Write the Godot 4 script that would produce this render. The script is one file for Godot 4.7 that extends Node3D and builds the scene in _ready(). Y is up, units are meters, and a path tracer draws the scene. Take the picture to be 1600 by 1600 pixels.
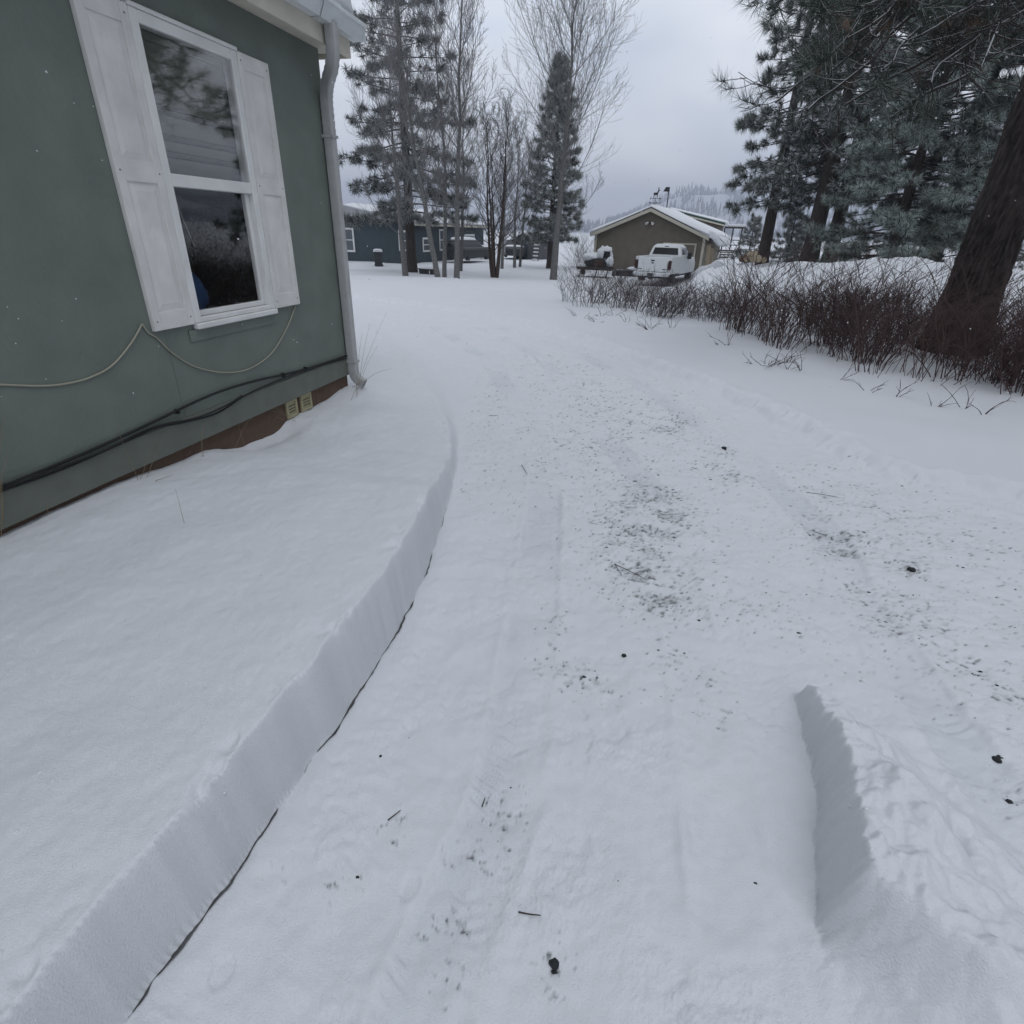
extends Node3D
# Snowy driveway beside a green house, seen under an overcast sky. Metres, y up; -z runs along the house wall.

const EYE := Vector3(0, 1.62, 0)
const FOCAL := 880.0                                   # pixels of the 1600 px photograph
var cam_basis := Basis(Vector3(0.97196526, 0.02545947, -0.23374206), Vector3(-0.12693245, 0.8936275, -0.43048583), Vector3(0.19791839, 0.44808672, 0.87180651))
const WALL_X := -2.843
var rng := RandomNumberGenerator.new()
var M := {}
var taken := {}

# ---------------------------------------------------------------- mesh building
class MB:
	var v := PackedVector3Array()
	var n := PackedVector3Array()
	var c := PackedColorArray()
	var ix := PackedInt32Array()
	var col := Color.WHITE
	func tri(a: Vector3, b: Vector3, d: Vector3, out: Vector3) -> void:
		var nn := (b - a).cross(d - a)
		if nn.length_squared() < 1e-18: return
		nn = nn.normalized()
		var k := v.size()
		if nn.dot(out) < 0.0:
			nn = -nn
			v.append(a); v.append(b); v.append(d)
		else:
			v.append(a); v.append(d); v.append(b)
		for i in 3:
			n.append(nn); c.append(col); ix.append(k + i)
	func quad(a: Vector3, b: Vector3, d: Vector3, e: Vector3, out: Vector3) -> void:
		tri(a, b, d, out); tri(a, d, e, out)
	func box(lo: Vector3, hi: Vector3, bev := 0.0) -> void:
		obox(Transform3D(Basis(), (lo + hi) * 0.5), (hi - lo) * 0.5, bev)
	func obox(t: Transform3D, h: Vector3, bev := 0.0) -> void:
		var b: float = min(bev, min(h.x, min(h.y, h.z)) * 0.49)
		for a in 3:
			var a1 := (a + 1) % 3
			var a2 := (a + 2) % 3
			for s in [-1.0, 1.0]:
				var p: Array[Vector3] = []
				for q in [[-1, -1], [1, -1], [1, 1], [-1, 1]]:
					var w := Vector3.ZERO
					w[a] = s * h[a]; w[a1] = q[0] * (h[a1] - b); w[a2] = q[1] * (h[a2] - b)
					p.append(t * w)
				var o := Vector3.ZERO
				o[a] = s
				quad(p[0], p[1], p[2], p[3], t.basis * o)
				if b > 0.0:
					for s1 in [-1.0, 1.0]:
						var e: Array[Vector3] = []
						for q in [[0, -1], [0, 1], [1, 1], [1, -1]]:
							var w := Vector3.ZERO
							w[a] = s * (h[a] - (b if q[0] == 1 else 0.0))
							w[a1] = s1 * (h[a1] - (0.0 if q[0] == 1 else b))
							w[a2] = q[1] * (h[a2] - b)
							e.append(t * w)
						var oo := Vector3.ZERO
						oo[a] = s; oo[a1] = s1
						quad(e[0], e[1], e[2], e[3], t.basis * oo)
		if b > 0.0:
			for sx in [-1.0, 1.0]:
				for sy in [-1.0, 1.0]:
					for sz in [-1.0, 1.0]:
						var s := Vector3(sx, sy, sz)
						tri(t * (s * Vector3(h.x, h.y - b, h.z - b)), t * (s * Vector3(h.x - b, h.y, h.z - b)), t * (s * Vector3(h.x - b, h.y - b, h.z)), t.basis * s)
	func tube(p: PackedVector3Array, r: PackedFloat32Array, sides := 6, caps := false) -> void:
		var m := p.size()
		if m < 2: return
		var k0 := v.size()
		var tg := (p[1] - p[0]).normalized()
		var u := tg.cross(Vector3.RIGHT if abs(tg.x) < 0.8 else Vector3.UP).normalized()
		for i in m:
			var t2: Vector3 = (p[min(i + 1, m - 1)] - p[max(i - 1, 0)]).normalized()
			u = (u - t2 * u.dot(t2)).normalized()
			var w := t2.cross(u)
			for s in sides:
				var a := TAU * s / sides
				var nn := u * cos(a) + w * sin(a)
				v.append(p[i] + nn * r[i]); n.append(nn); c.append(col)
		for i in m - 1:
			for s in sides:
				var a := k0 + i * sides + s
				var b := k0 + i * sides + (s + 1) % sides
				ix.append_array([a, a + sides, b, b, a + sides, b + sides])
		if caps:
			for e in [0, m - 1]:
				var o := (p[e] - p[1 if e == 0 else m - 2]).normalized()
				for s in sides - 2:
					tri(v[k0 + e * sides], v[k0 + e * sides + s + 1], v[k0 + e * sides + s + 2], o)
	# rings of equal point counts joined in order; closed rings; smooth normals; ends capped
	func loft(rings: Array, smooth := true, cap0 := true, cap1 := true) -> void:
		var m: int = rings[0].size()
		if smooth:
			var k0 := v.size()
			var cnt := rings.size()
			var cen: Array[Vector3] = []
			var facing := 0.0
			for rg in rings:
				var s := Vector3.ZERO
				for q in rg: s += q
				cen.append(s / m)
			for i in cnt:
				for j in m:
					var e1: Vector3 = rings[i][(j + 1) % m] - rings[i][(j + m - 1) % m]
					var e2: Vector3 = rings[min(i + 1, cnt - 1)][j] - rings[max(i - 1, 0)][j]
					var nn := e1.cross(e2)
					if nn.length_squared() < 1e-16: nn = rings[i][j] - cen[i]
					nn = nn.normalized()
					facing += nn.dot(rings[i][j] - cen[i])
					v.append(rings[i][j]); n.append(nn); c.append(col)
			if facing < 0.0:
				for i in range(k0, n.size()): n[i] = -n[i]
			for i in cnt - 1:
				for j in m:
					var a := k0 + i * m + j
					var b := k0 + i * m + (j + 1) % m
					var nn := (v[b] - v[a]).cross(v[a + m] - v[a])
					if nn.dot(n[a]) > 0.0:
						ix.append_array([a, a + m, b, b, a + m, b + m])
					else:
						ix.append_array([a, b, a + m, b, b + m, a + m])
		else:
			for i in rings.size() - 1:
				var ce := Vector3.ZERO
				for q in rings[i]: ce += q
				for q in rings[i + 1]: ce += q
				ce /= 2.0 * m
				for j in m:
					var a: Vector3 = rings[i][j]
					var b: Vector3 = rings[i][(j + 1) % m]
					var d: Vector3 = rings[i + 1][(j + 1) % m]
					var e: Vector3 = rings[i + 1][j]
					quad(a, b, d, e, (a + b + d + e) * 0.25 - ce)
		for e in [0, rings.size() - 1]:
			if (e == 0 and not cap0) or (e != 0 and not cap1): continue
			var o := Vector3.ZERO
			var o2 := Vector3.ZERO
			for q in rings[e]: o += q
			for q in rings[1 if e == 0 else rings.size() - 2]: o2 += q
			var mid: Vector3 = o / m
			var dir := o / m - o2 / m
			if dir.length_squared() < 1e-12: dir = Vector3.UP
			for j in m:
				tri(mid, rings[e][j], rings[e][(j + 1) % m], dir)
	func mesh() -> ArrayMesh:
		var a := []
		a.resize(Mesh.ARRAY_MAX)
		a[Mesh.ARRAY_VERTEX] = v; a[Mesh.ARRAY_NORMAL] = n; a[Mesh.ARRAY_COLOR] = c; a[Mesh.ARRAY_INDEX] = ix
		var am := ArrayMesh.new()
		am.add_surface_from_arrays(Mesh.PRIMITIVE_TRIANGLES, a)
		return am

func numbered(called: String) -> String:
	var k: int = taken.get(called, 0)
	taken[called] = k + 1
	return called if k == 0 else "%s_%03d" % [called, k]

func tag(o: Node, label: String, category: String, group := "", kind := "") -> void:
	if label: o.set_meta("label", label)
	if category: o.set_meta("category", category)
	if group: o.set_meta("group", group)
	if kind: o.set_meta("kind", kind)

func thing(called: String, label: String, category: String, at := Vector3.ZERO, turn := 0.0, group := "") -> Node3D:
	var o := Node3D.new()
	o.name = numbered(called)
	add_child(o)
	o.position = at
	o.rotation.y = turn
	tag(o, label, category, group)
	return o

func obj(called: String, geo, material: Material, parent: Node = null) -> MeshInstance3D:
	var o := MeshInstance3D.new()
	o.mesh = geo.mesh() if geo is MB else geo
	o.material_override = material
	if parent == null:
		o.name = numbered(called)
		add_child(o)
	else:
		o.name = called
		parent.add_child(o, true)
	return o

func struct(called: String, geo, material: Material) -> MeshInstance3D:
	var o := obj(called, geo, material)
	o.set_meta("kind", "structure")
	return o

func swarm(called: String, mesh: Mesh, xf: Array, cols: PackedColorArray, material: Material, parent: Node = null) -> MultiMeshInstance3D:
	var mm := MultiMesh.new()
	mm.transform_format = MultiMesh.TRANSFORM_3D
	mm.use_colors = cols.size() > 0
	mm.mesh = mesh
	mm.instance_count = xf.size()
	for i in xf.size():
		mm.set_instance_transform(i, xf[i])
		if cols.size() > 0: mm.set_instance_color(i, cols[i])
	var o := MultiMeshInstance3D.new()
	o.multimesh = mm
	o.material_override = material
	if parent == null:
		o.name = numbered(called)
		add_child(o)
	else:
		o.name = called
		parent.add_child(o, true)
	return o

# ---------------------------------------------------------------- photo pixel -> direction / place
func ray(px: float, py: float) -> Vector3:
	return (cam_basis * Vector3(px - 800.0, 800.0 - py, -FOCAL)).normalized()

func hit(px: float, py: float) -> Vector3:
	var d := ray(px, py)
	var t := 0.5
	for i in 6000:
		var p := EYE + d * t
		var gap := p.y - base_y(p.x, p.z)
		if gap <= 0.002 or t > 400.0: break
		t += max(0.004, gap * 0.5)
	var q := EYE + d * t
	q.y = base_y(q.x, q.z)
	return q

func on_wall(px: float, py: float, x: float) -> Vector3:
	var d := ray(px, py)
	return EYE + d * (x / d.x)

func at_depth(px: float, py: float, depth: float) -> Vector3:
	var d := ray(px, py)
	return EYE + d * (-depth / d.z)

# ---------------------------------------------------------------- lie of the land
func base_y(x: float, z: float) -> float:
	var r := sqrt(x * x + z * z)
	var t: float = clamp((r - 8.0) / 34.0, 0.0, 1.0)
	var y := -0.85 * t * t * (3.0 - 2.0 * t)
	if z < -8.0: y -= 0.28 * exp(-(pow((x + 0.3) / 2.2, 2.0) + pow((z + 34.5) / 4.0, 2.0)))
	if z < -8.0 and x > 0.0:
		y += 1.15 * smoothstep(1.8, 6.0, x + 0.06 * (z + 30.0)) * smoothstep(15.0, 27.0, r) * (1.0 - 0.5 * smoothstep(42.0, 56.0, r))
	return y

# a line across the ground as x(z) in 4 cm steps: [x, cosine of its slant]
const Z0 := 4.0
const ZSTEP := 0.04
func table(pts: Array) -> PackedVector2Array:
	var out := PackedVector2Array()
	var xs := PackedFloat32Array()
	for i in 800:
		var z := Z0 - i * ZSTEP
		var x: float = pts[0].x
		for k in pts.size() - 1:
			var a: Vector2 = pts[k]
			var b: Vector2 = pts[k + 1]
			if z <= a.y and z > b.y:
				x = lerp(a.x, b.x, (z - a.y) / (b.y - a.y))
		if z <= pts[-1].y: x = pts[-1].x + (pts[-1].x - pts[-2].x) * (z - pts[-1].y) / (pts[-1].y - pts[-2].y)
		xs.append(x)
	for pass_ in 3:
		var ys := xs.duplicate()
		for i in range(2, 798): xs[i] = (ys[i - 2] + ys[i - 1] + ys[i] + ys[i + 1] + ys[i + 2]) * 0.2
	for i in 800:
		var s := (xs[min(i + 1, 799)] - xs[max(i - 1, 0)]) / (2.0 * ZSTEP)
		out.append(Vector2(xs[i], 1.0 / sqrt(1.0 + s * s)))
	return out

func line_dist(t: PackedVector2Array, x: float, z: float) -> float:
	var f := (Z0 - z) / ZSTEP
	var i := int(f)
	if i < 0 or i > 798: return (x - t[0 if i < 0 else 799].x)
	var w := f - i
	return (x - lerpf(t[i].x, t[i + 1].x, w)) * lerpf(t[i].y, t[i + 1].y, w)

func curve(pts: Array, s: float) -> float:
	if s <= pts[0].x: return pts[0].y
	for k in pts.size() - 1:
		if s < pts[k + 1].x:
			var u: float = (s - pts[k].x) / (pts[k + 1].x - pts[k].x)
			return lerp(pts[k].y, pts[k + 1].y, u * u * (3.0 - 2.0 * u))
	return pts[-1].y

func noise(freq: float, seed_: int, octaves := 3, kind := FastNoiseLite.TYPE_SIMPLEX_SMOOTH) -> FastNoiseLite:
	var f := FastNoiseLite.new()
	f.noise_type = kind
	f.frequency = freq
	f.seed = seed_
	f.fractal_type = FastNoiseLite.FRACTAL_FBM if octaves > 1 else FastNoiseLite.FRACTAL_NONE
	f.fractal_octaves = octaves
	return f

# ---------------------------------------------------------------- materials
func lin(r: float, g: float, b: float) -> Color:
	return Color(r, g, b).linear_to_srgb()

func mat(called: String, c: Color, rough := 0.8, vertex := false) -> StandardMaterial3D:
	var m := StandardMaterial3D.new()
	m.resource_name = called
	m.albedo_color = lin(c.r, c.g, c.b)
	m.roughness = rough
	m.metallic_specular = 0.4
	m.vertex_color_use_as_albedo = vertex
	m.cull_mode = BaseMaterial3D.CULL_DISABLED
	M[called] = m
	return m

func grey_texture(freq: float, seed_: int, lo: float, hi: float, octaves := 4, size := 512, stretch := 1.0) -> ImageTexture:
	var f := noise(freq, seed_, octaves)
	var im: Image = f.get_seamless_image(size, size)
	var out := Image.create(size, size, false, Image.FORMAT_RGB8)
	for y in size:
		for x in size:
			var g := im.get_pixel(x, int(y / stretch) % size).r
			var k := lerpf(lo, hi, g)
			out.set_pixel(x, y, Color(k, k, k))
	return ImageTexture.create_from_image(out)

func bump_texture(freq: float, seed_: int, strength: float, octaves := 4, size := 512) -> ImageTexture:
	var f := noise(freq, seed_, octaves)
	var im: Image = f.get_seamless_image(size, size)
	im.convert(Image.FORMAT_RGBA8)
	im.bump_map_to_normal_map(strength)
	return ImageTexture.create_from_image(im)

func tile(m: StandardMaterial3D, albedo: Texture2D, bump: Texture2D, scale: Vector3, bump_scale := 1.0) -> StandardMaterial3D:
	m.uv1_triplanar = true
	m.uv1_world_triplanar = true
	m.uv1_scale = scale
	if albedo: m.albedo_texture = albedo
	if bump:
		m.normal_enabled = true
		m.normal_texture = bump
		m.normal_scale = bump_scale
	return m

func make_materials() -> void:
	var mott := grey_texture(0.008, 3, 0.90, 1.0)
	var grain := bump_texture(0.09, 5, 5.0, 3)
	var lumpy := bump_texture(0.03, 8, 6.0, 4)
	var streak := grey_texture(0.02, 9, 0.6, 1.0, 4, 512, 6.0)
	tile(mat("snow", Color(1, 1, 1), 0.75, true), null, grain, Vector3(3.1, 3.1, 3.1), 0.6)
	M.snow.metallic_specular = 0.25
	tile(mat("snow_plain", Color(0.590, 0.603, 0.624), 0.8), null, grain, Vector3(1.3, 1.3, 1.3), 0.7)
	tile(mat("siding", Color(0.160, 0.184, 0.162), 0.62), mott, grain, Vector3(0.55, 0.55, 0.55), 0.12)
	tile(mat("trim_board", Color(0.145, 0.158, 0.136), 0.7), mott, lumpy, Vector3(0.9, 0.9, 0.9), 0.12)
	tile(mat("skirting", Color(0.12, 0.080, 0.058), 0.9), mott, lumpy, Vector3(2.3, 2.3, 2.3), 0.5)
	tile(mat("white_paint", Color(0.69, 0.68, 0.66), 0.5), mott, grain, Vector3(0.8, 0.8, 0.8), 0.08)
	tile(mat("white_vinyl", Color(0.72, 0.72, 0.71), 0.35), mott, null, Vector3(0.6, 0.6, 0.6))
	tile(mat("fascia", Color(0.62, 0.58, 0.50), 0.7), mott, grain, Vector3(0.8, 0.8, 0.8), 0.1)
	tile(mat("gutter", Color(0.66, 0.69, 0.70), 0.45), mott, null, Vector3(0.7, 0.7, 0.7))
	tile(mat("downspout", Color(0.42, 0.42, 0.42), 0.5), mott, grain, Vector3(1.7, 1.7, 1.7), 0.1)
	mat("grime", Color(0.24, 0.22, 0.19), 0.9)
	mat("black_rubber", Color(0.012, 0.012, 0.013), 0.6)
	mat("cable_beige", Color(0.30, 0.29, 0.23), 0.6)
	mat("vent", Color(0.34, 0.31, 0.20), 0.7)
	mat("vent_dark", Color(0.06, 0.05, 0.04), 0.8)
	mat("room", Color(0.05, 0.047, 0.045), 0.9)
	mat("blind", Color(0.15, 0.16, 0.13), 0.5)
	mat("blue_cloth", Color(0.02, 0.06, 0.15), 0.85)
	mat("tan_cloth", Color(0.34, 0.29, 0.24), 0.9)
	var g := mat("glass", Color(0.02, 0.022, 0.022), 0.02)
	g.transparency = BaseMaterial3D.TRANSPARENCY_ALPHA
	g.albedo_color.a = 0.03
	g.metallic_specular = 0.707
	tile(mat("bark", Color(0.085, 0.062, 0.052), 0.95, true), streak, lumpy, Vector3(1.6, 0.35, 1.6), 1.4)
	tile(mat("pine_bark", Color(0.090, 0.074, 0.069), 0.95, true), streak, lumpy, Vector3(2.2, 0.7, 2.2), 1.6)
	mat("pine_limb", Color(1, 1, 1), 0.95, true)
	tile(mat("aspen_bark", Color(0.30, 0.295, 0.285), 0.9, true), grey_texture(0.03, 14, 0.35, 1.0, 4), lumpy, Vector3(1.4, 0.9, 1.4), 0.6)
	mat("twig", Color(1, 1, 1), 0.95, true)
	var nd := mat("needles", Color(1, 1, 1), 0.8, true)
	nd.metallic_specular = 0.2
	mat("shrub_stem", Color(1, 1, 1), 0.85, true)
	mat("straw", Color(0.20, 0.16, 0.10), 0.9)
	mat("stick", Color(0.05, 0.042, 0.036), 0.9)
	tile(mat("gravel", Color(0.12, 0.122, 0.125), 0.95), streak, lumpy, Vector3(4, 4, 4), 1.5)  # dark grey that stands in for shade in the crack under the bank
	mat("clod", Color(0.022, 0.024, 0.026), 0.9)
	tile(mat("blue_siding", Color(0.052, 0.070, 0.082), 0.8), mott, null, Vector3(0.4, 0.4, 0.4))
	tile(mat("taupe_siding", Color(0.165, 0.146, 0.116), 0.8), mott, null, Vector3(0.3, 0.3, 0.3))
	tile(mat("grey_siding", Color(0.095, 0.10, 0.105), 0.8), mott, null, Vector3(0.3, 0.3, 0.3))
	mat("cream_trim", Color(0.52, 0.49, 0.41), 0.7)
	mat("green_metal", Color(0.025, 0.06, 0.05), 0.5)
	mat("dark_metal", Color(0.025, 0.026, 0.028), 0.5)
	mat("rust_metal", Color(0.05, 0.03, 0.024), 0.8)
	mat("plastic_grey", Color(0.045, 0.05, 0.054), 0.6)
	mat("truck_paint", Color(0.60, 0.61, 0.62), 0.35)
	mat("dark_paint", Color(0.035, 0.037, 0.040), 0.35)
	mat("dark_glass", Color(0.012, 0.013, 0.015), 0.08)
	mat("tail_light", Color(0.035, 0.012, 0.012), 0.3)
	mat("wood_orange", Color(0.12, 0.075, 0.05), 0.9)
	mat("pale_board", Color(0.40, 0.33, 0.24), 0.85)
	mat("deck_wood", Color(0.06, 0.052, 0.045), 0.9)
	mat("lamp_white", Color(0.7, 0.7, 0.68), 0.4)

# ---------------------------------------------------------------- camera, sky, light, exposure
func _ready() -> void:
	rng.seed = 11
	var cam := Camera3D.new()
	cam.name = "camera"
	cam.fov = rad_to_deg(2.0 * atan(800.0 / FOCAL))
	cam.far = 6000.0
	cam.near = 0.05
	cam.transform = Transform3D(cam_basis, EYE)
	cam.current = true
	add_child(cam)
	var env := Environment.new()
	env.tonemap_mode = Environment.TONE_MAPPER_LINEAR
	env.tonemap_exposure = 0.98
	env.background_mode = Environment.BG_SKY
	env.sky = Sky.new()
	env.sky.sky_material = overcast_sky()
	env.background_energy_multiplier = 1.06
	env.sdfgi_enabled = true
	env.ssao_enabled = true
	env.ssil_enabled = true
	env.fog_enabled = true
	env.fog_density = 0.0006
	env.fog_light_color = Color(0.9, 0.93, 1.0)
	var we := WorldEnvironment.new()
	we.name = "environment"
	we.environment = env
	add_child(we)
	var sun := DirectionalLight3D.new()
	sun.name = "sun_behind_cloud"
	sun.light_energy = 0.22
	sun.light_angular_distance = 35.0
	sun.light_color = Color(0.97, 0.985, 1.0)
	sun.shadow_enabled = true
	sun.rotation_degrees = Vector3(-60, 35, 0)
	add_child(sun)
	make_materials()
	var t0 := Time.get_ticks_msec()
	for step in [build_ground, build_hill, build_near_house, build_house_things, build_far_house, build_garage, build_yard_things, build_trees, build_near_pine, build_shrubs, build_small_things]:
		step.call()
		print(step.get_method(), " ", Time.get_ticks_msec() - t0)

func overcast_sky() -> PanoramaSkyMaterial:
	var w := 768
	var h := 384
	var im := Image.create(w, h, false, Image.FORMAT_RGBF)
	var big := noise(1.1, 21, 5)
	var fine := noise(3.2, 33, 4)
	for y in h:
		var up := PI * (0.5 - (y + 0.5) / h)
		for x in w:
			var a := TAU * (x + 0.5) / w
			var d := Vector3(sin(a) * cos(up), sin(up), cos(a) * cos(up))
			var q := Vector3(d.x, d.y * 2.2, d.z)
			var k: float = clamp(0.55 + 1.35 * big.get_noise_3dv(q) + 0.5 * fine.get_noise_3dv(q), 0.0, 1.0)
			var c := Color(0.68, 0.755, 0.88).lerp(Color(1.02, 1.06, 1.13), k)
			var thin := smoothstep(0.30, 0.62, big.get_noise_3dv(q * 1.3 + Vector3(7.3, 1.9, 3.1)))
			c = c.lerp(Color(0.50, 0.66, 0.95), 0.6 * thin)
			im.set_pixel(x, y, c)
	var m := PanoramaSkyMaterial.new()
	m.panorama = ImageTexture.create_from_image(im)
	return m

# ---------------------------------------------------------------- snow ground
var foot_line: PackedVector2Array
var shoulder: PackedVector2Array
var tracks: Array = []
var dirt := PackedFloat32Array()          # dirt density, 4 cm cells: x -2..6, z 0..-10
const DW := 200
const DH := 250
var lip_y := [Vector2(-2.6, 0.295), Vector2(-1.0, 0.29), Vector2(2.0, 0.30), Vector2(2.75, 0.28), Vector2(3.1, 0.20), Vector2(3.45, 0.16), Vector2(3.7, 0.12), Vector2(5.0, 0.11), Vector2(8.0, 0.07), Vector2(14.0, 0.05)]
var wall_y := [Vector2(-4.0, 0.30), Vector2(1.7, 0.262), Vector2(2.25, 0.268), Vector2(2.95, 0.212), Vector2(3.45, 0.15), Vector2(3.78, 0.115), Vector2(4.05, 0.135), Vector2(4.3, 0.155), Vector2(4.5, 0.172), Vector2(5.1, 0.20), Vector2(5.6, 0.19), Vector2(8.0, 0.13), Vector2(14.0, 0.07)]
var prints := [[900, 1150, 0.12, 0.30, 0.2], [960, 1125, 0.09, 0.24, 0.1], [890, 1320, 0.13, 0.26, 0.05], [640, 1385, 0.06, 0.07, 0.0], [345, 1520, 0.05, 0.08, 0.3]]
var prints_at: Array = []
var n_big: FastNoiseLite
var n_mid: FastNoiseLite
var n_small: FastNoiseLite
var n_fine: FastNoiseLite
var n_dirt: FastNoiseLite

func prepare_ground() -> void:
	foot_line = table([Vector2(-0.97, 4.0), Vector2(-0.958, -0.3), Vector2(-0.946, -0.54), Vector2(-0.938, -0.77), Vector2(-0.926, -1.23), Vector2(-0.917, -1.62), Vector2(-0.956, -2.13), Vector2(-1.02, -2.49), Vector2(-1.127, -3.03), Vector2(-1.263, -3.65), Vector2(-1.45, -4.33), Vector2(-1.765, -5.22), Vector2(-2.2, -6.17), Vector2(-3.18, -7.82), Vector2(-4.92, -10.26), Vector2(-7.39, -14.0)])
	shoulder = table([Vector2(9.0, 4.0), Vector2(7.5, -2.6), Vector2(4.4, -4.0), Vector2(2.77, -4.28), Vector2(2.26, -4.38), Vector2(1.78, -4.56), Vector2(1.53, -5.27), Vector2(1.25, -5.88), Vector2(0.7, -6.87), Vector2(-0.08, -8.05), Vector2(-1.46, -10.06), Vector2(-3.35, -11.82), Vector2(-4.67, -12.76), Vector2(-9.0, -15.5)])
	tracks.append(table([Vector2(-0.33, 1.0), Vector2(-0.31, -0.77), Vector2(-0.25, -1.14), Vector2(-0.32, -1.74), Vector2(-0.49, -3.04), Vector2(-0.68, -4.1), Vector2(-1.37, -5.86), Vector2(-2.18, -7.72), Vector2(-4.6, -11.3)]))
	tracks.append(table([Vector2(0.50, 1.0), Vector2(0.42, -1.0), Vector2(0.39, -1.79), Vector2(0.35, -2.14), Vector2(0.28, -2.66), Vector2(0.16, -3.73), Vector2(-0.48, -5.42), Vector2(-1.42, -8.01), Vector2(-3.6, -11.2)]))
	tracks.append(table([Vector2(1.6, 1.0), Vector2(1.25, -2.0), Vector2(1.18, -2.79), Vector2(1.23, -3.37), Vector2(0.84, -4.88), Vector2(-0.04, -6.93), Vector2(-1.5, -9.4), Vector2(-3.8, -11.6)]))
	for p in prints:
		var q := hit(p[0], p[1])
		prints_at.append([q.x, q.z, p[2], p[3], p[4]])
	n_big = noise(0.9, 1, 2)
	n_mid = noise(4.5, 2, 3)
	n_small = noise(19.0, 3, 3)
	n_fine = noise(60.0, 4, 2)
	n_dirt = noise(24.0, 6, 3)
	dirt.resize(DW * DH)
	# places where grit shows through the packed snow: pixel, half width and half height in pixels, strength
	for b in [[1020, 775, 55, 35, 0.9], [985, 835, 60, 50, 0.8], [1000, 905, 60, 32, 1.0], [1045, 935, 40, 40, 0.9], [1040, 1010, 24, 40, 0.55], [1060, 830, 60, 40, 0.5], [1135, 738, 35, 16, 0.8], [1120, 700, 26, 10, 0.4], [1300, 842, 40, 22, 0.9], [1325, 885, 18, 50, 0.7], [1420, 890, 25, 14, 0.6], [1330, 790, 90, 50, 0.35], [1105, 1085, 26, 26, 0.8], [1145, 1108, 22, 8, 0.7], [868, 985, 18, 30, 0.55], [885, 1050, 38, 18, 0.55], [780, 1272, 24, 30, 1.0], [740, 1350, 30, 22, 0.8], [715, 1440, 30, 26, 0.9], [690, 1530, 16, 12, 0.6], [865, 1508, 7, 15, 1.4], [1570, 1082, 55, 12, 1.1], [1440, 1055, 40, 14, 0.8], [1500, 1000, 90, 50, 0.35], [1180, 950, 90, 30, 0.25], [1580, 1240, 24, 20, 0.8], [980, 640, 90, 30, 0.35], [1040, 665, 50, 20, 0.5], [930, 700, 120, 60, 0.3], [1480, 850, 150, 60, 0.3], [880, 590, 80, 30, 0.3], [620, 1290, 20, 20, 0.3], [530, 1395, 14, 8, 0.5], [425, 1370, 10, 12, 0.5], [940, 1070, 60, 20, 0.3], [1400, 960, 90, 70, 0.32], [770, 640, 30, 60, 0.2]]:
		var a := hit(b[0], b[1])
		var ax: float = max(0.03, (hit(b[0] + b[2], b[1]) - a).length())
		var up: Vector3 = hit(b[0], b[1] - b[3]) - hit(b[0], b[1] + b[3])
		var ay: float = max(0.03, up.length() * 0.5)
		var dir := Vector2(up.x, up.z).normalized()
		for j in DH:
			for i in DW:
				var w := Vector2(-2.0 + i * 0.04 - a.x, -j * 0.04 - a.z)
				var e := pow(w.dot(dir) / ay, 2.0) + pow(w.cross(dir) / ax, 2.0)
				if e < 6.0: dirt[j * DW + i] += b[4] * exp(-e)

func dirt_at(x: float, z: float) -> float:
	var fx := (x + 2.0) / 0.04
	var fz := -z / 0.04
	var i := int(fx)
	var j := int(fz)
	if fx < 0.0 or fz < 0.0 or i >= DW - 1 or j >= DH - 1: return 0.0
	var u := fx - i
	var w := fz - j
	var k := j * DW + i
	return lerpf(lerpf(dirt[k], dirt[k + 1], u), lerpf(dirt[k + DW], dirt[k + DW + 1], u), w)

# x, z -> (height, 0..1 exposed grit)
var gap_grit := 0.0
var packed := 0.0
func mound_y(x: float, z: float) -> float:
	# shovelled ridge in the drive: upright cut face on its left, sloping right side
	if x < 0.3 or z < -2.1 or z > 1.5: return 0.0
	var cut: float = curve([Vector2(-2.0, 0.74), Vector2(-1.75, 0.735), Vector2(-1.45, 0.72), Vector2(-1.2, 0.665), Vector2(-1.0, 0.63), Vector2(-0.2, 0.42), Vector2(1.0, 0.35)], z)
	cut += 0.012 * n_mid.get_noise_2d(z * 1.7, 4.0) + 0.006 * n_small.get_noise_2d(z, 8.0)
	var top: float = curve([Vector2(-1.93, 0.0), Vector2(-1.84, 0.10), Vector2(-1.6, 0.19), Vector2(-1.3, 0.25), Vector2(-1.0, 0.26), Vector2(-0.6, 0.23), Vector2(0.5, 0.2)], z)
	var wide: float = curve([Vector2(-1.93, 0.12), Vector2(-1.6, 0.42), Vector2(-1.2, 0.75), Vector2(-0.8, 1.0), Vector2(0.5, 1.4)], z)
	var soft: float = curve([Vector2(-1.9, 0.03), Vector2(-1.08, 0.055), Vector2(-0.68, 0.66), Vector2(0.4, 0.7)], z)
	var d := x - cut
	if d <= 0.0: return 0.0
	var rise := clampf(d / soft, 0.0, 1.0)
	rise = lerpf(lerpf(rise, 1.0 - (1.0 - rise) * (1.0 - rise), 0.5), rise * rise * (3.0 - 2.0 * rise), clampf((soft - 0.08) / 0.25, 0.0, 1.0))
	var fall := 1.0 - smoothstep(0.12, 1.0, d / wide)
	var y := top * rise * fall
	y += (0.05 * n_mid.get_noise_2d(x * 0.7, z * 0.7) + 0.028 * n_small.get_noise_2d(x * 0.5, z * 0.5)) * rise * (0.25 + 0.75 * fall) * smoothstep(0.0, 0.05, top)
	# a broken-off clod hollow on the right flank
	y -= 0.06 * exp(-(pow((x - 1.02) / 0.035, 2.0) + pow((z + 1.27) / 0.07, 2.0)))
	return y

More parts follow.
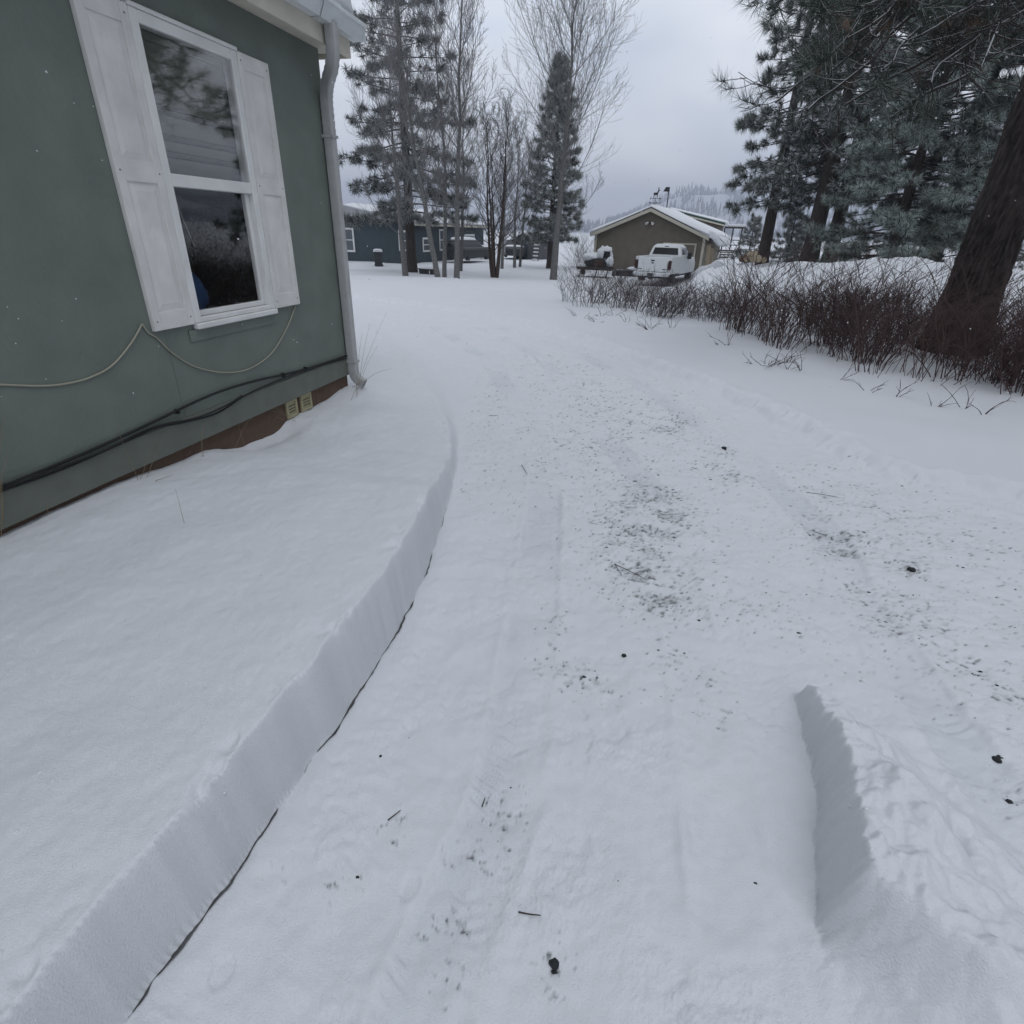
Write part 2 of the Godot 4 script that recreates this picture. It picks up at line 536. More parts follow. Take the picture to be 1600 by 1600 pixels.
func ground_y(x: float, z: float) -> float:
	gap_grit = 0.0
	packed = 0.0
	var y := base_y(x, z)
	var r2 := x * x + z * z
	if r2 > 3600.0: return y + 0.25 * n_big.get_noise_2d(x * 0.04, z * 0.04)
	var near := 1.0 - smoothstep(400.0, 2000.0, r2)
	if z > -27.0 and x > -14.0 and x < 10.0:
		var d := line_dist(foot_line, x, z)
		var wob := 0.012 * n_mid.get_noise_2d(z * 0.8, 20.0) + 0.0015 * n_small.get_noise_2d(z * 0.6, y * 3.0)
		if d < 0.12:
			d += wob
			var lip: float = curve(lip_y, -z)
			var wl: float = curve(wall_y, -z)
			var span: float = max(0.8, -(WALL_X) - 0.95)
			var u: float = clamp(-d / span, 0.0, 1.0)
			if z < -5.0: u *= smoothstep(0.0, 1.0, 1.0) 
			var top := lerpf(lip, wl, u * u * (3.0 - 2.0 * u))
			top += 0.030 * n_big.get_noise_2d(x * 1.1, z * 1.1) * smoothstep(0.05, 0.6, -d) * (1.0 - 0.6 * smoothstep(0.75, 1.0, u))
			top += 0.006 * n_mid.get_noise_2d(x * 1.3 + 9.0, z * 1.3) + 0.0022 * n_small.get_noise_2d(x, z)
			top -= 0.07 * exp(-(pow((x + WALL_X * -1.0 - 0.06) / 0.12, 2.0))) * smoothstep(-3.0, -3.5, z) * smoothstep(-4.1, -3.85, z)
			var run := 0.035 + 0.03 * (0.5 + 0.5 * n_mid.get_noise_2d(z * 0.45, 77.0)) + 0.35 * smoothstep(3.6, 6.5, -z) + 0.3 * smoothstep(-6.0, -12.0, z)
			var f: float = clamp(-d / run, 0.0, 1.0)
			var prof := lerpf(f, 1.0 - (1.0 - f) * (1.0 - f), 0.6)
			prof = lerpf(prof, f * f * (3.0 - 2.0 * f), smoothstep(3.3, 4.5, -z))
			# chipped, rounded lip
			var chip: float = 0.05 * max(0.0, n_mid.get_noise_2d(x * 1.5, z * 1.1) - 0.12) * exp(-pow((-d - run) / 0.05, 2.0))
			y += top * prof - chip
		var side := line_dist(shoulder, x, z)
		var road := 1.0
		if side > -0.3:
			side += 0.05 * n_mid.get_noise_2d(x, z) + 0.03 * n_big.get_noise_2d(x * 2.0, z * 2.0)
			var s := smoothstep(-0.06, 0.16, side)
			road = 1.0 - s
			y += 0.085 * s + 0.035 * exp(-pow((side - 0.16) / 0.14, 2.0)) * (0.6 + n_mid.get_noise_2d(x * 0.7, z * 0.7 + 5.0))
			y += 0.03 * n_big.get_noise_2d(x * 0.7, z * 0.7) * s
		road *= smoothstep(-0.02, 0.1, d)
		if road > 0.0:
			# packed, driven snow
			var m := mound_y(x, z)
			y += m
			var k: float = road * near * (1.0 - 0.7 * clamp(m / 0.06, 0.0, 1.0))
			y += k * (0.018 * n_big.get_noise_2d(x * 1.6, z * 1.6) + 0.014 * n_mid.get_noise_2d(x, z))
			if r2 < 120.0:
				var rough: float = clamp(0.35 + 1.4 * n_big.get_noise_2d(x * 1.9 + 40.0, z * 1.9), 0.08, 1.0)
				y += k * rough * (0.0075 * n_small.get_noise_2d(x * 0.7, z * 0.9) + 0.0022 * n_fine.get_noise_2d(x, z))
				for t in tracks.size():
					var a: float = abs(line_dist(tracks[t], x, z))
					if a < 0.2:
						var on: float = smoothstep(0.13, 0.09, a) * clamp(0.5 + 1.8 * n_big.get_noise_2d(x + 11.0 * t, z * 0.6), 0.1, 1.0)
						if t == 1: on *= smoothstep(-1.3, -1.9, z)
						packed = maxf(packed, on)
						y += k * on * (-0.014 + 0.0042 * clampf(2.5 * sin(z * 150.0 + a * 70.0), -1.0, 1.0) * smoothstep(0.0, 0.4, n_mid.get_noise_2d(z * 0.7, x + t)))
						y += k * 0.010 * (0.5 + n_big.get_noise_2d(x * 2.0, z * 2.0 + t)) * exp(-pow((a - 0.125) / 0.022, 2.0))
				if r2 < 5.0:
					for p in prints_at:
						var dx: float = x - p[0]
						var dz: float = z - p[1]
						if abs(dx) < 0.4 and abs(dz) < 0.4:
							var ca := cos(p[4])
							var sa := sin(p[4])
							var e: float = pow((dx * ca - dz * sa) / (p[2] * 0.5), 2.0) + pow((dx * sa + dz * ca) / (p[3] * 0.5), 2.0)
							e += 0.9 * n_mid.get_noise_2d(x * 2.0, z * 2.0)
							y += -0.007 * (1.0 - smoothstep(0.5, 1.3, e))
				if road > 0.5:
					var dd := dirt_at(x, z)
					dd *= clampf(0.95 + 2.1 * n_mid.get_noise_2d(x * 0.55 + 3.0, z * 0.8), 0.05, 1.6)
					if dd > 0.02:
						var st := n_dirt.get_noise_2d(x * 0.75, z * 1.25) + 0.35 * n_fine.get_noise_2d(x, z)
						var g: float = smoothstep(0.50 - 0.55 * dd, 0.95 - 0.5 * dd, st + 0.12)
						gap_grit = max(gap_grit, g * (1.0 - clamp(m / 0.03, 0.0, 1.0)))
						gap_grit = max(gap_grit, 0.22 * smoothstep(-0.1, 0.5, n_mid.get_noise_2d(x * 1.3, z * 1.6)) * minf(dd * 1.6, 1.0))
						y -= 0.006 * g
	else:
		y += 0.06 * n_big.get_noise_2d(x * 0.3, z * 0.3)
	# ploughed heaps
	y += heap(x, z)
	return y

var heaps: Array = []      # x, z, half width x, half width z, height
func heap(x: float, z: float) -> float:
	if z > -14.0: return 0.0
	var y := 0.0
	for h in heaps:
		var ex: float = (x - h[0]) / h[2]
		var ez: float = (z - h[1]) / h[3]
		var e := ex * ex + ez * ez
		if e < 5.0: y = max(y, h[4] * exp(-e))
	if y > 0.02: y += y * (0.30 * n_big.get_noise_2d(x * 0.9, z * 0.9) + 0.14 * n_mid.get_noise_2d(x * 0.6, z * 0.6))
	return y

func build_ground() -> void:
	for h in [[1410, 440, 25.0, 1.9, 1.1, 0.32], [1330, 440, 24.5, 1.0, 1.0, 0.16], [1480, 440, 24.0, 1.0, 0.9, 0.2], [1560, 440, 22.0, 2.2, 1.2, 0.2], [1108, 430, 27.5, 0.75, 1.8, 0.8], [1130, 430, 28.5, 1.3, 1.6, 0.8], [1110, 415, 40.0, 1.0, 0.9, 1.0], [1180, 430, 27.0, 1.6, 1.4, 0.15]]:
		var p := at_depth(h[0], h[1], h[2])
		heaps.append([p.x, p.z, h[3], h[4], h[5]])
	prepare_ground()
	# rings round the camera's foot, fine where the photograph looks
	var rad := PackedFloat32Array([0.0])
	var r := 0.28
	while r < 3400.0:
		rad.append(r)
		r += 0.0045 + 0.0038 * r if r < 9.0 else (0.011 * r if r < 60.0 else 0.05 * r)
	var ang := PackedFloat32Array()
	var mid := deg_to_rad(90.0 + 12.8)      # forward, measured from +x towards -z
	var a := -65.0
	while a < 65.0:
		ang.append(mid + deg_to_rad(a)); a += 0.16
	while a < 295.0:
		ang.append(mid + deg_to_rad(a)); a += 2.3
	var na := ang.size()
	var nr := rad.size()
	var b := MB.new()
	b.v.resize(na * nr); b.n.resize(na * nr); b.c.resize(na * nr)
	var clean := Color(0.590, 0.603, 0.624)
	var ca := PackedFloat32Array()
	var sa := PackedFloat32Array()
	for i in na:
		ca.append(cos(ang[i])); sa.append(sin(ang[i]))
	for j in nr:
		for i in na:
			var x := rad[j] * ca[i]
			var z := -rad[j] * sa[i]
			var k := j * na + i
			b.v[k] = Vector3(x, ground_y(x, z), z)
			var g := gap_grit
			var ice := packed * 0.5
			if g > 0.0:
				var sp := smoothstep(0.18, 0.5, n_fine.get_noise_2d(x * 0.45, z * 0.9) + 0.4 * (g - 0.5))
				b.c[k] = clean.lerp(Color(0.495, 0.52, 0.555), ice).lerp(Color(0.34, 0.345, 0.35), 0.6 * g).lerp(Color(0.08, 0.08, 0.083), 0.8 * sp * g)
			else:
				b.c[k] = clean.lerp(Color(0.495, 0.52, 0.555), ice)
	for j in nr:
		for i in na:
			var k := j * na + i
			var e1 := b.v[j * na + (i + 1) % na] - b.v[j * na + (i + na - 1) % na]
			var e2 := b.v[min(j + 1, nr - 1) * na + i] - b.v[max(j - 1, 0) * na + i]
			var nn := e2.cross(e1)
			b.n[k] = (nn if nn.y > 0.0 else -nn).normalized() if nn.length_squared() > 1e-20 else Vector3.UP
	b.ix.resize((nr - 1) * na * 6)
	var q := 0
	for j in nr - 1:
		for i in na:
			var k := j * na + i
			var k1 := j * na + (i + 1) % na
			b.ix[q] = k; b.ix[q + 1] = k1; b.ix[q + 2] = k + na
			b.ix[q + 3] = k1; b.ix[q + 4] = k1 + na; b.ix[q + 5] = k + na
			q += 6
	print("triangles in the ground ", b.ix.size() / 3)
	struct("snow_ground", b, M.snow)
	# shadow gap at the foot of the cut bank, painted as a dark strip
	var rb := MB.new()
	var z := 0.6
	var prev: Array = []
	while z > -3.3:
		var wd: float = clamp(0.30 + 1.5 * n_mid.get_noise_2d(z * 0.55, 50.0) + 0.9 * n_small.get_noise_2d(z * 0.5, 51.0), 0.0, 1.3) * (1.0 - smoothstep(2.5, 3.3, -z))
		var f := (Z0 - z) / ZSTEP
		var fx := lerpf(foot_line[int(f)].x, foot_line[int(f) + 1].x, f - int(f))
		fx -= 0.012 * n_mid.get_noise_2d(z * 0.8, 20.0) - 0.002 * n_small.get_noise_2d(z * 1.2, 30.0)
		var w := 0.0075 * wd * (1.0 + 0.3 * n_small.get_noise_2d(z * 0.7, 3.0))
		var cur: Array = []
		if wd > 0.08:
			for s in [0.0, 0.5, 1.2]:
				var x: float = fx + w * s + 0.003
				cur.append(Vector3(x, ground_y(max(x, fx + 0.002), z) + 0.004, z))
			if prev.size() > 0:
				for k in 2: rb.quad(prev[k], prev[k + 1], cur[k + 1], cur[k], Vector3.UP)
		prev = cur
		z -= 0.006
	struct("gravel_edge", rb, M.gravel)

func build_hill() -> void:
	# wooded ridge in the cloud, far behind the garage
	var nh := noise(0.0035, 40, 4)
	var b := MB.new()
	var cols := 120
	var rows := 30
	var grid: Array = []
	for j in rows + 1:
		var row := PackedVector3Array()
		for i in cols + 1:
			var az := lerpf(-20.0, 42.0, float(i) / cols)      # degrees right of -z
			var d := lerpf(2000.0, 3300.0, float(j) / rows)
			var x := d * sin(deg_to_rad(az))
			var z := -d * cos(deg_to_rad(az))
			var crest := 46.0 * exp(-pow((az - 3.5) / 6.0, 2.0)) + 16.0 * smoothstep(6.0, 18.0, az) + 12.0 * smoothstep(-12.0, -2.0, az)
			var t := smoothstep(2000.0, 2650.0, d)
			var y := -6.0 + 2.9 * t * crest * (1.0 + 0.35 * nh.get_noise_2d(x, z)) + 6.0 * t * nh.get_noise_2d(x * 3.0, z * 3.0)
			row.append(Vector3(x, y, z))
		grid.append(row)
	var nrm := Vector3.UP
	for j in rows:
		for i in cols:
			b.quad(grid[j][i], grid[j][i + 1], grid[j + 1][i + 1], grid[j + 1][i], nrm)
	struct("hill", b, M.snow_plain)
	var fir := MB.new()
	for k in 4:
		var y0 := 0.12 + k * 0.2
		var rr := 0.17 * (1.0 - 0.2 * k)
		var tip := Vector3(0, y0 + 0.36, 0)
		for s in 7:
			var a0 := TAU * s / 7.0 + k
			var a1 := TAU * (s + 1) / 7.0 + k
			fir.tri(Vector3(cos(a0) * rr, y0, sin(a0) * rr), Vector3(cos(a1) * rr, y0, sin(a1) * rr), tip, Vector3(cos(a0), 0.4, sin(a0)))
	var xf: Array = []
	var cs := PackedColorArray()
	var stand := noise(0.006, 44, 3)
	for k in 9000:
		var j := rng.randf() * rows * 0.62
		var i := rng.randf() * cols
		var p: Vector3 = grid[int(j)][int(i)].lerp(grid[int(j) + 1][min(int(i) + 1, cols)], rng.randf())
		if stand.get_noise_2d(p.x, p.z) < -0.02: continue
		var s := rng.randf_range(15.0, 30.0)
		xf.append(Transform3D(Basis(Vector3.UP, rng.randf() * TAU).scaled(Vector3(s, s, s)), p - Vector3(0, 0.8, 0)))
		var g := rng.randf_range(0.6, 1.2)
		cs.append(Color(0.13 * g, 0.142 * g, 0.138 * g))
	var o := swarm("hillside_forest", fir.mesh(), xf, cs, M.needles)
	tag(o, "distant conifers on the misty snow hill behind the garage", "forest", "", "stuff")

# ---------------------------------------------------------------- the near green house
func wpart(called: String, geo: MB, material: Material, parent: Node3D) -> MeshInstance3D:
	# geometry given in world metres, hung under a thing that stands elsewhere
	var o := obj(called, geo, material, parent)
	if not (parent is MeshInstance3D): o.transform = parent.transform.affine_inverse()
	return o

func holed(b: MB, x0: float, x1: float, za: float, zb: float, ya: float, yb: float, hole: Array = []) -> void:
	# slab x0 (back) .. x1 (face), z za (near) > zb, with one opening [za, zb, ya, yb]
	if hole.is_empty():
		b.box(Vector3(x0, ya, zb), Vector3(x1, yb, za))
		return
	var ha: float = hole[0]
	var hb: float = hole[1]
	var hy: float = hole[2]
	var hz: float = hole[3]
	for side in [[x1, Vector3.RIGHT], [x0, Vector3.LEFT]]:
		var x: float = side[0]
		for q in [[za, ha, ya, yb], [hb, zb, ya, yb], [ha, hb, ya, hy], [ha, hb, hz, yb]]:
			b.quad(Vector3(x, q[2], q[0]), Vector3(x, q[2], q[1]), Vector3(x, q[3], q[1]), Vector3(x, q[3], q[0]), side[1])
	for e in [[za, zb, ya, yb, 1.0], [ha, hb, hy, hz, -1.0]]:
		b.quad(Vector3(x0, e[2], e[0]), Vector3(x1, e[2], e[0]), Vector3(x1, e[3], e[0]), Vector3(x0, e[3], e[0]), Vector3(0, 0, e[4]))
		b.quad(Vector3(x0, e[2], e[1]), Vector3(x1, e[2], e[1]), Vector3(x1, e[3], e[1]), Vector3(x0, e[3], e[1]), Vector3(0, 0, -e[4]))
		b.quad(Vector3(x0, e[3], e[0]), Vector3(x1, e[3], e[0]), Vector3(x1, e[3], e[1]), Vector3(x0, e[3], e[1]), Vector3(0, e[4], 0))
		b.quad(Vector3(x0, e[2], e[0]), Vector3(x1, e[2], e[0]), Vector3(x1, e[2], e[1]), Vector3(x0, e[2], e[1]), Vector3(0, -e[4], 0))

func bx(lo: Vector3, hi: Vector3, bev := 0.0) -> MB:
	var b := MB.new()
	b.box(Vector3(min(lo.x, hi.x), min(lo.y, hi.y), min(lo.z, hi.z)), Vector3(max(lo.x, hi.x), max(lo.y, hi.y), max(lo.z, hi.z)), bev)
	return b

func pipe(pts: Array, r: float, sides := 8, smooth := 6) -> MB:
	var b := MB.new()
	var p := spline(pts, smooth)
	var rr := PackedFloat32Array()
	for i in p.size(): rr.append(r)
	b.tube(p, rr, sides, true)
	return b

func spline(pts: Array, per := 6) -> PackedVector3Array:
	var out := PackedVector3Array()
	for i in pts.size() - 1:
		var a: Vector3 = pts[max(i - 1, 0)]
		var b: Vector3 = pts[i]
		var c: Vector3 = pts[i + 1]
		var d: Vector3 = pts[min(i + 2, pts.size() - 1)]
		for k in per: out.append(b.cubic_interpolate(c, a, d, float(k) / per))
	out.append(pts[-1])
	return out

func build_near_house() -> void:
	var X := WALL_X
	var ZE := -5.105                       # far corner
	var ZN := 9.0
	var h := thing("green_house", "sage green house with white shuttered window beside the drive", "house", Vector3(X, 0.2, ZE))
	var win := [-3.165, -4.02, 1.03, 2.605]
	var seam := -2.936
	var b := MB.new()
	holed(b, X - 0.10, X, seam - 0.0015, ZE, 0.30, 2.86, win)
	wpart("wall_panel", b, M.siding, h)
	var z := seam + 0.0015
	while z < ZN:
		var z2: float = min(z + 1.217, ZN)
		wpart("wall_panel", bx(Vector3(X - 0.10, 0.30, z), Vector3(X, 2.86, z2)), M.siding, h)
		z = z2 + 0.003
	wpart("end_wall", bx(Vector3(-7.3, 0.30, ZE), Vector3(X - 0.102, 2.86, ZE + 0.10)), M.siding, h)
	wpart("end_wall", bx(Vector3(-7.3, 0.30, ZN - 0.1), Vector3(X - 0.102, 2.86, ZN)), M.siding, h)
	wpart("back_wall", bx(Vector3(-7.4, 0.30, ZE), Vector3(-7.302, 2.86, ZN)), M.siding, h)
	wpart("room_wall", bx(Vector3(-5.9, 0.455, ZE + 0.11), Vector3(-5.85, 2.79, ZN - 0.11)), M.room, h)
	wpart("room_wall", bx(Vector3(-5.84, 0.455, -1.2), Vector3(X - 0.11, 2.79, -1.1)), M.room, h)
	wpart("room_floor", bx(Vector3(-7.29, 0.35, ZE + 0.11), Vector3(X - 0.11, 0.45, ZN - 0.11)), M.room, h)
	wpart("room_ceiling", bx(Vector3(-7.29, 2.80, ZE + 0.11), Vector3(X - 0.11, 2.84, ZN - 0.11)), M.room, h)
	wpart("trim_board", bx(Vector3(X - 0.05, 0.304, ZE - 0.004), Vector3(X + 0.016, 0.482, ZN), 0.003), M.trim_board, h)
	wpart("skirting", bx(Vector3(X - 0.06, -0.25, ZE + 0.03), Vector3(X - 0.028, 0.312, ZN)), M.skirting, h)
	wpart("skirting", bx(Vector3(-7.25, -0.25, ZE + 0.03), Vector3(X - 0.062, 0.30, ZE + 0.05)), M.skirting, h)
	for vz in [[-4.012, -4.163], [-4.224, -4.386]]:
		var fr := MB.new()
		var xa := X - 0.028
		for q in [[vz[0], vz[0] - 0.022, 0.15, 0.30], [vz[1] + 0.022, vz[1], 0.15, 0.30], [vz[0] - 0.022, vz[1] + 0.022, 0.15, 0.172], [vz[0] - 0.022, vz[1] + 0.022, 0.278, 0.30]]:
			fr.box(Vector3(xa, q[2], q[1]), Vector3(xa + 0.022, q[3], q[0]), 0.003)
		var vent := wpart("vent", fr, M.vent, h)
		wpart("vent_cover", bx(Vector3(xa, 0.172, vz[0] - 0.022), Vector3(xa + 0.010, 0.278, vz[1] + 0.022)), M.vent, vent)
		for k in 3:
			wpart("louvre", bx(Vector3(xa + 0.010, 0.195 + k * 0.025, vz[0] - 0.03), Vector3(xa + 0.016, 0.200 + k * 0.025, vz[1] + 0.03), 0.002), M.vent_dark, vent)
	# window
	var fr := MB.new()
	var xo := X + 0.028
	var xi := X - 0.046
	fr.box(Vector3(xi, 1.035, -3.228), Vector3(xo, 2.60, -3.17), 0.004)
	fr.box(Vector3(xi, 1.035, -4.015), Vector3(xo, 2.60, -3.957), 0.004)
	fr.box(Vector3(xi, 2.542, -3.957), Vector3(xo - 0.0005, 2.60, -3.228), 0.004)
	fr.box(Vector3(xi, 1.035, -3.957), Vector3(xo - 0.0005, 1.065, -3.228), 0.004)
	var w := wpart("window", fr, M.white_vinyl, h)
	wpart("meeting_rail", bx(Vector3(X - 0.055, 1.795, -3.957), Vector3(X + 0.024, 1.862, -3.228), 0.004), M.white_vinyl, w)
	wpart("upper_pane", bx(Vector3(X + 0.014, 1.858, -3.955), Vector3(X + 0.018, 2.54, -3.230)), M.glass, w)
	wpart("upper_pane", bx(Vector3(X - 0.002, 1.858, -3.955), Vector3(X + 0.002, 2.54, -3.230)), M.glass, w)
	var sash := MB.new()
	for q in [[-3.957, -3.918, 1.067, 1.794], [-3.262, -3.230, 1.067, 1.794], [-3.918, -3.262, 1.067, 1.10]]:
		sash.box(Vector3(X - 0.044, q[2], q[0]), Vector3(X - 0.008, q[3], q[1]), 0.003)
	wpart("lower_sash", sash, M.white_vinyl, w)
	wpart("lower_pane", bx(Vector3(X - 0.022, 1.10, -3.918), Vector3(X - 0.018, 1.794, -3.262)), M.glass, w)
	wpart("sill", bx(Vector3(X + 0.001, 0.998, -4.018), Vector3(X + 0.045, 1.034, -3.168), 0.006), M.white_vinyl, w)
	var head := bx(Vector3(X + 0.001, 2.601, -4.02), Vector3(X + 0.036, 2.622, -3.165), 0.004)
	wpart("head_trim", head, M.white_vinyl, w)
	# shutters
	for s in [[-2.845, -3.167], [-4.019, -4.352]]:
		var bd := MB.new()
		var za: float = s[0]
		var zb: float = s[1]
		var y0 := 1.032
		var y1 := 2.605
		bd.box(Vector3(X, y0, zb), Vector3(X + 0.020, y1, za), 0.002)
		var xb := X + 0.0205
		var xt := X + 0.0275
		for q in [[za, za - 0.055, y0, y1], [zb + 0.055, zb, y0, y1], [za - 0.055, zb + 0.055, y0, y0 + 0.10], [za - 0.055, zb + 0.055, 1.80, 1.90], [za - 0.055, zb + 0.055, y1 - 0.09, y1]]:
			bd.box(Vector3(xb - 0.002, q[2] + 0.0003, q[1] + 0.0003), Vector3(xt, q[3] - 0.0003, q[0] - 0.0003), 0.004)
		var sh := wpart("shutter", bd, M.white_paint, h)
		for q in [[y0 + 0.10, 1.80], [1.90, y1 - 0.09]]:
			# raised field with broad bevels
			var f := MB.new()
			var a0 := Vector3(xb, q[0] + 0.012, zb + 0.068)
			var a1 := Vector3(xb, q[1] - 0.012, za - 0.068)
			var r0: Array = [a0, Vector3(xb, a0.y, a1.z), a1, Vector3(xb, a1.y, a0.z)]
			var r1: Array = []
			var m := (a0 + a1) * 0.5
			for p in r0:
				var e: Vector3 = p - m
				r1.append(m + Vector3(0.0062, e.y - sign(e.y) * 0.030, e.z - sign(e.z) * 0.030))
			f.loft([r0, r1], false)
			wpart("raised_panel", f, M.white_paint, sh)
		for y in [y0 + 0.05, 1.85, y1 - 0.045]:
			for zz in [za - 0.028, zb + 0.028]:
				var sc := MB.new()
				sc.tube(PackedVector3Array([Vector3(xt - 0.001, y, zz), Vector3(xt + 0.003, y, zz)]), PackedFloat32Array([0.006, 0.004]), 8, true)
				wpart("screw", sc, M.grime, sh)
	# patch of siding under the window
	wpart("patch_panel", bx(Vector3(X + 0.001, 0.925, -4.02), Vector3(X + 0.010, 0.997, -3.118), 0.002), M.siding, h)
	# eaves
	var xf := -2.65
	var ze := -5.285
	wpart("soffit", bx(Vector3(X - 0.2, 2.862, ze + 0.026), Vector3(xf - 0.026, 2.885, ZN)), M.fascia, h)
	wpart("fascia_board", bx(Vector3(xf - 0.025, 2.83, ze), Vector3(xf, 2.985, ZN), 0.003), M.fascia, h)
	wpart("rake_board", bx(Vector3(-4.9, 2.83, ze), Vector3(xf - 0.027, 2.985, ze + 0.025), 0.003), M.fascia, h)
	var rf := MB.new()
	for sl in [[xf + 0.02, -5.05, -1.0], [-7.5, -5.05, 1.0]]:
		var lo := Vector3(sl[0], 2.99, ze - 0.02)
		var hi := Vector3(sl[1], 3.60, ze - 0.02)
		var far := Vector3(0, 0, ZN + 0.3 - ze)
		var th := Vector3(0, 0.03, 0)
		rf.quad(lo + th, hi + th, hi + th + far, lo + th + far, Vector3.UP)
		rf.quad(lo, hi, hi + far, lo + far, Vector3.DOWN)
		rf.quad(lo, hi, hi + th, lo + th, Vector3.FORWARD)
		rf.quad(lo + far, hi + far, hi + th + far, lo + th + far, Vector3.BACK)
		rf.quad(lo, lo + far, lo + far + th, lo + th, Vector3(-sl[2], 0, 0))
	rf.tri(Vector3(-7.4, 2.87, ze + 0.03), Vector3(xf - 0.05, 2.87, ze + 0.03), Vector3(-5.05, 3.585, ze + 0.03), Vector3.FORWARD)
	wpart("roof", rf, M.dark_metal, h)
	# gutter: K profile swept along the eave
	var gp: Array = [[0.0, 2.945], [0.075, 2.945], [0.085, 2.965], [0.105, 3.005], [0.112, 3.03], [0.125, 3.035], [0.125, 3.06], [0.118, 3.06], [0.112, 3.038], [0.1, 3.032], [0.078, 2.972], [0.07, 2.953], [0.006, 2.953], [0.006, 3.055], [0.0, 3.055]]
	var gz := [ZN, -4.70, -4.698, -4.93, -4.932, -5.33]
	var gut := MB.new()
	for k in 3:
		var grow: float = 1.06 if k == 1 else 1.0
		var r0: Array = []
		var r1: Array = []
		for q in gp:
			var p := Vector3(xf + 0.002 + q[0] * grow, 3.0 + (q[1] - 3.0) * grow, 0)
			r0.append(p + Vector3(0, 0, gz[k * 2])); r1.append(p + Vector3(0, 0, gz[k * 2 + 1]))
		gut.loft([r0, r1], false, false, false)
	gut.box(Vector3(xf + 0.002, 2.946, -5.334), Vector3(xf + 0.118, 3.05, -5.331))
	wpart("gutter", gut, M.gutter, h)
	# downspout: rounded-rectangle section along a bent path
	var path := spline([Vector3(-2.592, 2.955, -4.88), Vector3(-2.592, 2.87, -4.88), Vector3(-2.594, 2.79, -4.882), Vector3(-2.63, 2.70, -4.91), Vector3(-2.73, 2.615, -5.0), Vector3(-2.782, 2.53, -5.055), Vector3(-2.79, 2.42, -5.065), Vector3(-2.79, 2.3, -5.065)], 5)
	path.append_array(spline([Vector3(-2.79, 2.28, -5.065), Vector3(-2.79, 1.3, -5.065), Vector3(-2.79, 0.40, -5.065)], 3))
	path.append_array(spline([Vector3(-2.79, 0.38, -5.065), Vector3(-2.785, 0.31, -5.066), Vector3(-2.75, 0.25, -5.072), Vector3(-2.69, 0.215, -5.08)], 6))
	var ds := MB.new()
	var rings: Array = []
	for i in path.size():
		var t: Vector3 = (path[min(i + 1, path.size() - 1)] - path[max(i - 1, 0)]).normalized()
		var u := (Vector3(0, 0, 1) - t * t.z).normalized()
		var wv := t.cross(u)
		var rib: float = 0.0018 * (1.0 if i % 2 == 0 else -1.0) if path[i].y > 2.3 or path[i].y < 0.38 else 0.0
		var ring: Array = []
		for k in 16:
			var a := TAU * k / 16.0
			var ex: float = sign(cos(a)) * pow(abs(cos(a)), 0.45)
			var ey: float = sign(sin(a)) * pow(abs(sin(a)), 0.45)
			ring.append(path[i] + u * ex * (0.038 + rib) + wv * ey * (0.046 + rib))
		rings.append(ring)
	ds.loft(rings, true, false, false)
	var sp := wpart("downspout", ds, M.downspout, h)
	for y in [2.26, 0.42]:
		var st := MB.new()
		st.box(Vector3(X + 0.001, y, -5.112), Vector3(-2.738, y + 0.022, -5.02), 0.002)
		wpart("strap", st, M.downspout, sp)

func blob(c: Vector3, r: Vector3, seed_: int, rough := 0.2, freq := 1.4, sides := 14, rows := 9) -> MB:
	var f := noise(freq, seed_, 3)
	var b := MB.new()
	var rings: Array = []
	for j in rows + 1:
		var a := lerpf(-PI * 0.5 + 0.12, PI * 0.5 - 0.12, float(j) / rows)
		var ring: Array = []
		for i in sides:
			var o := TAU * i / sides
			var d := Vector3(cos(a) * cos(o), sin(a), cos(a) * sin(o))
			ring.append(c + d * r * (1.0 + rough * f.get_noise_3dv(d * 1.5)))
		rings.append(ring)
	b.loft(rings)
	return b

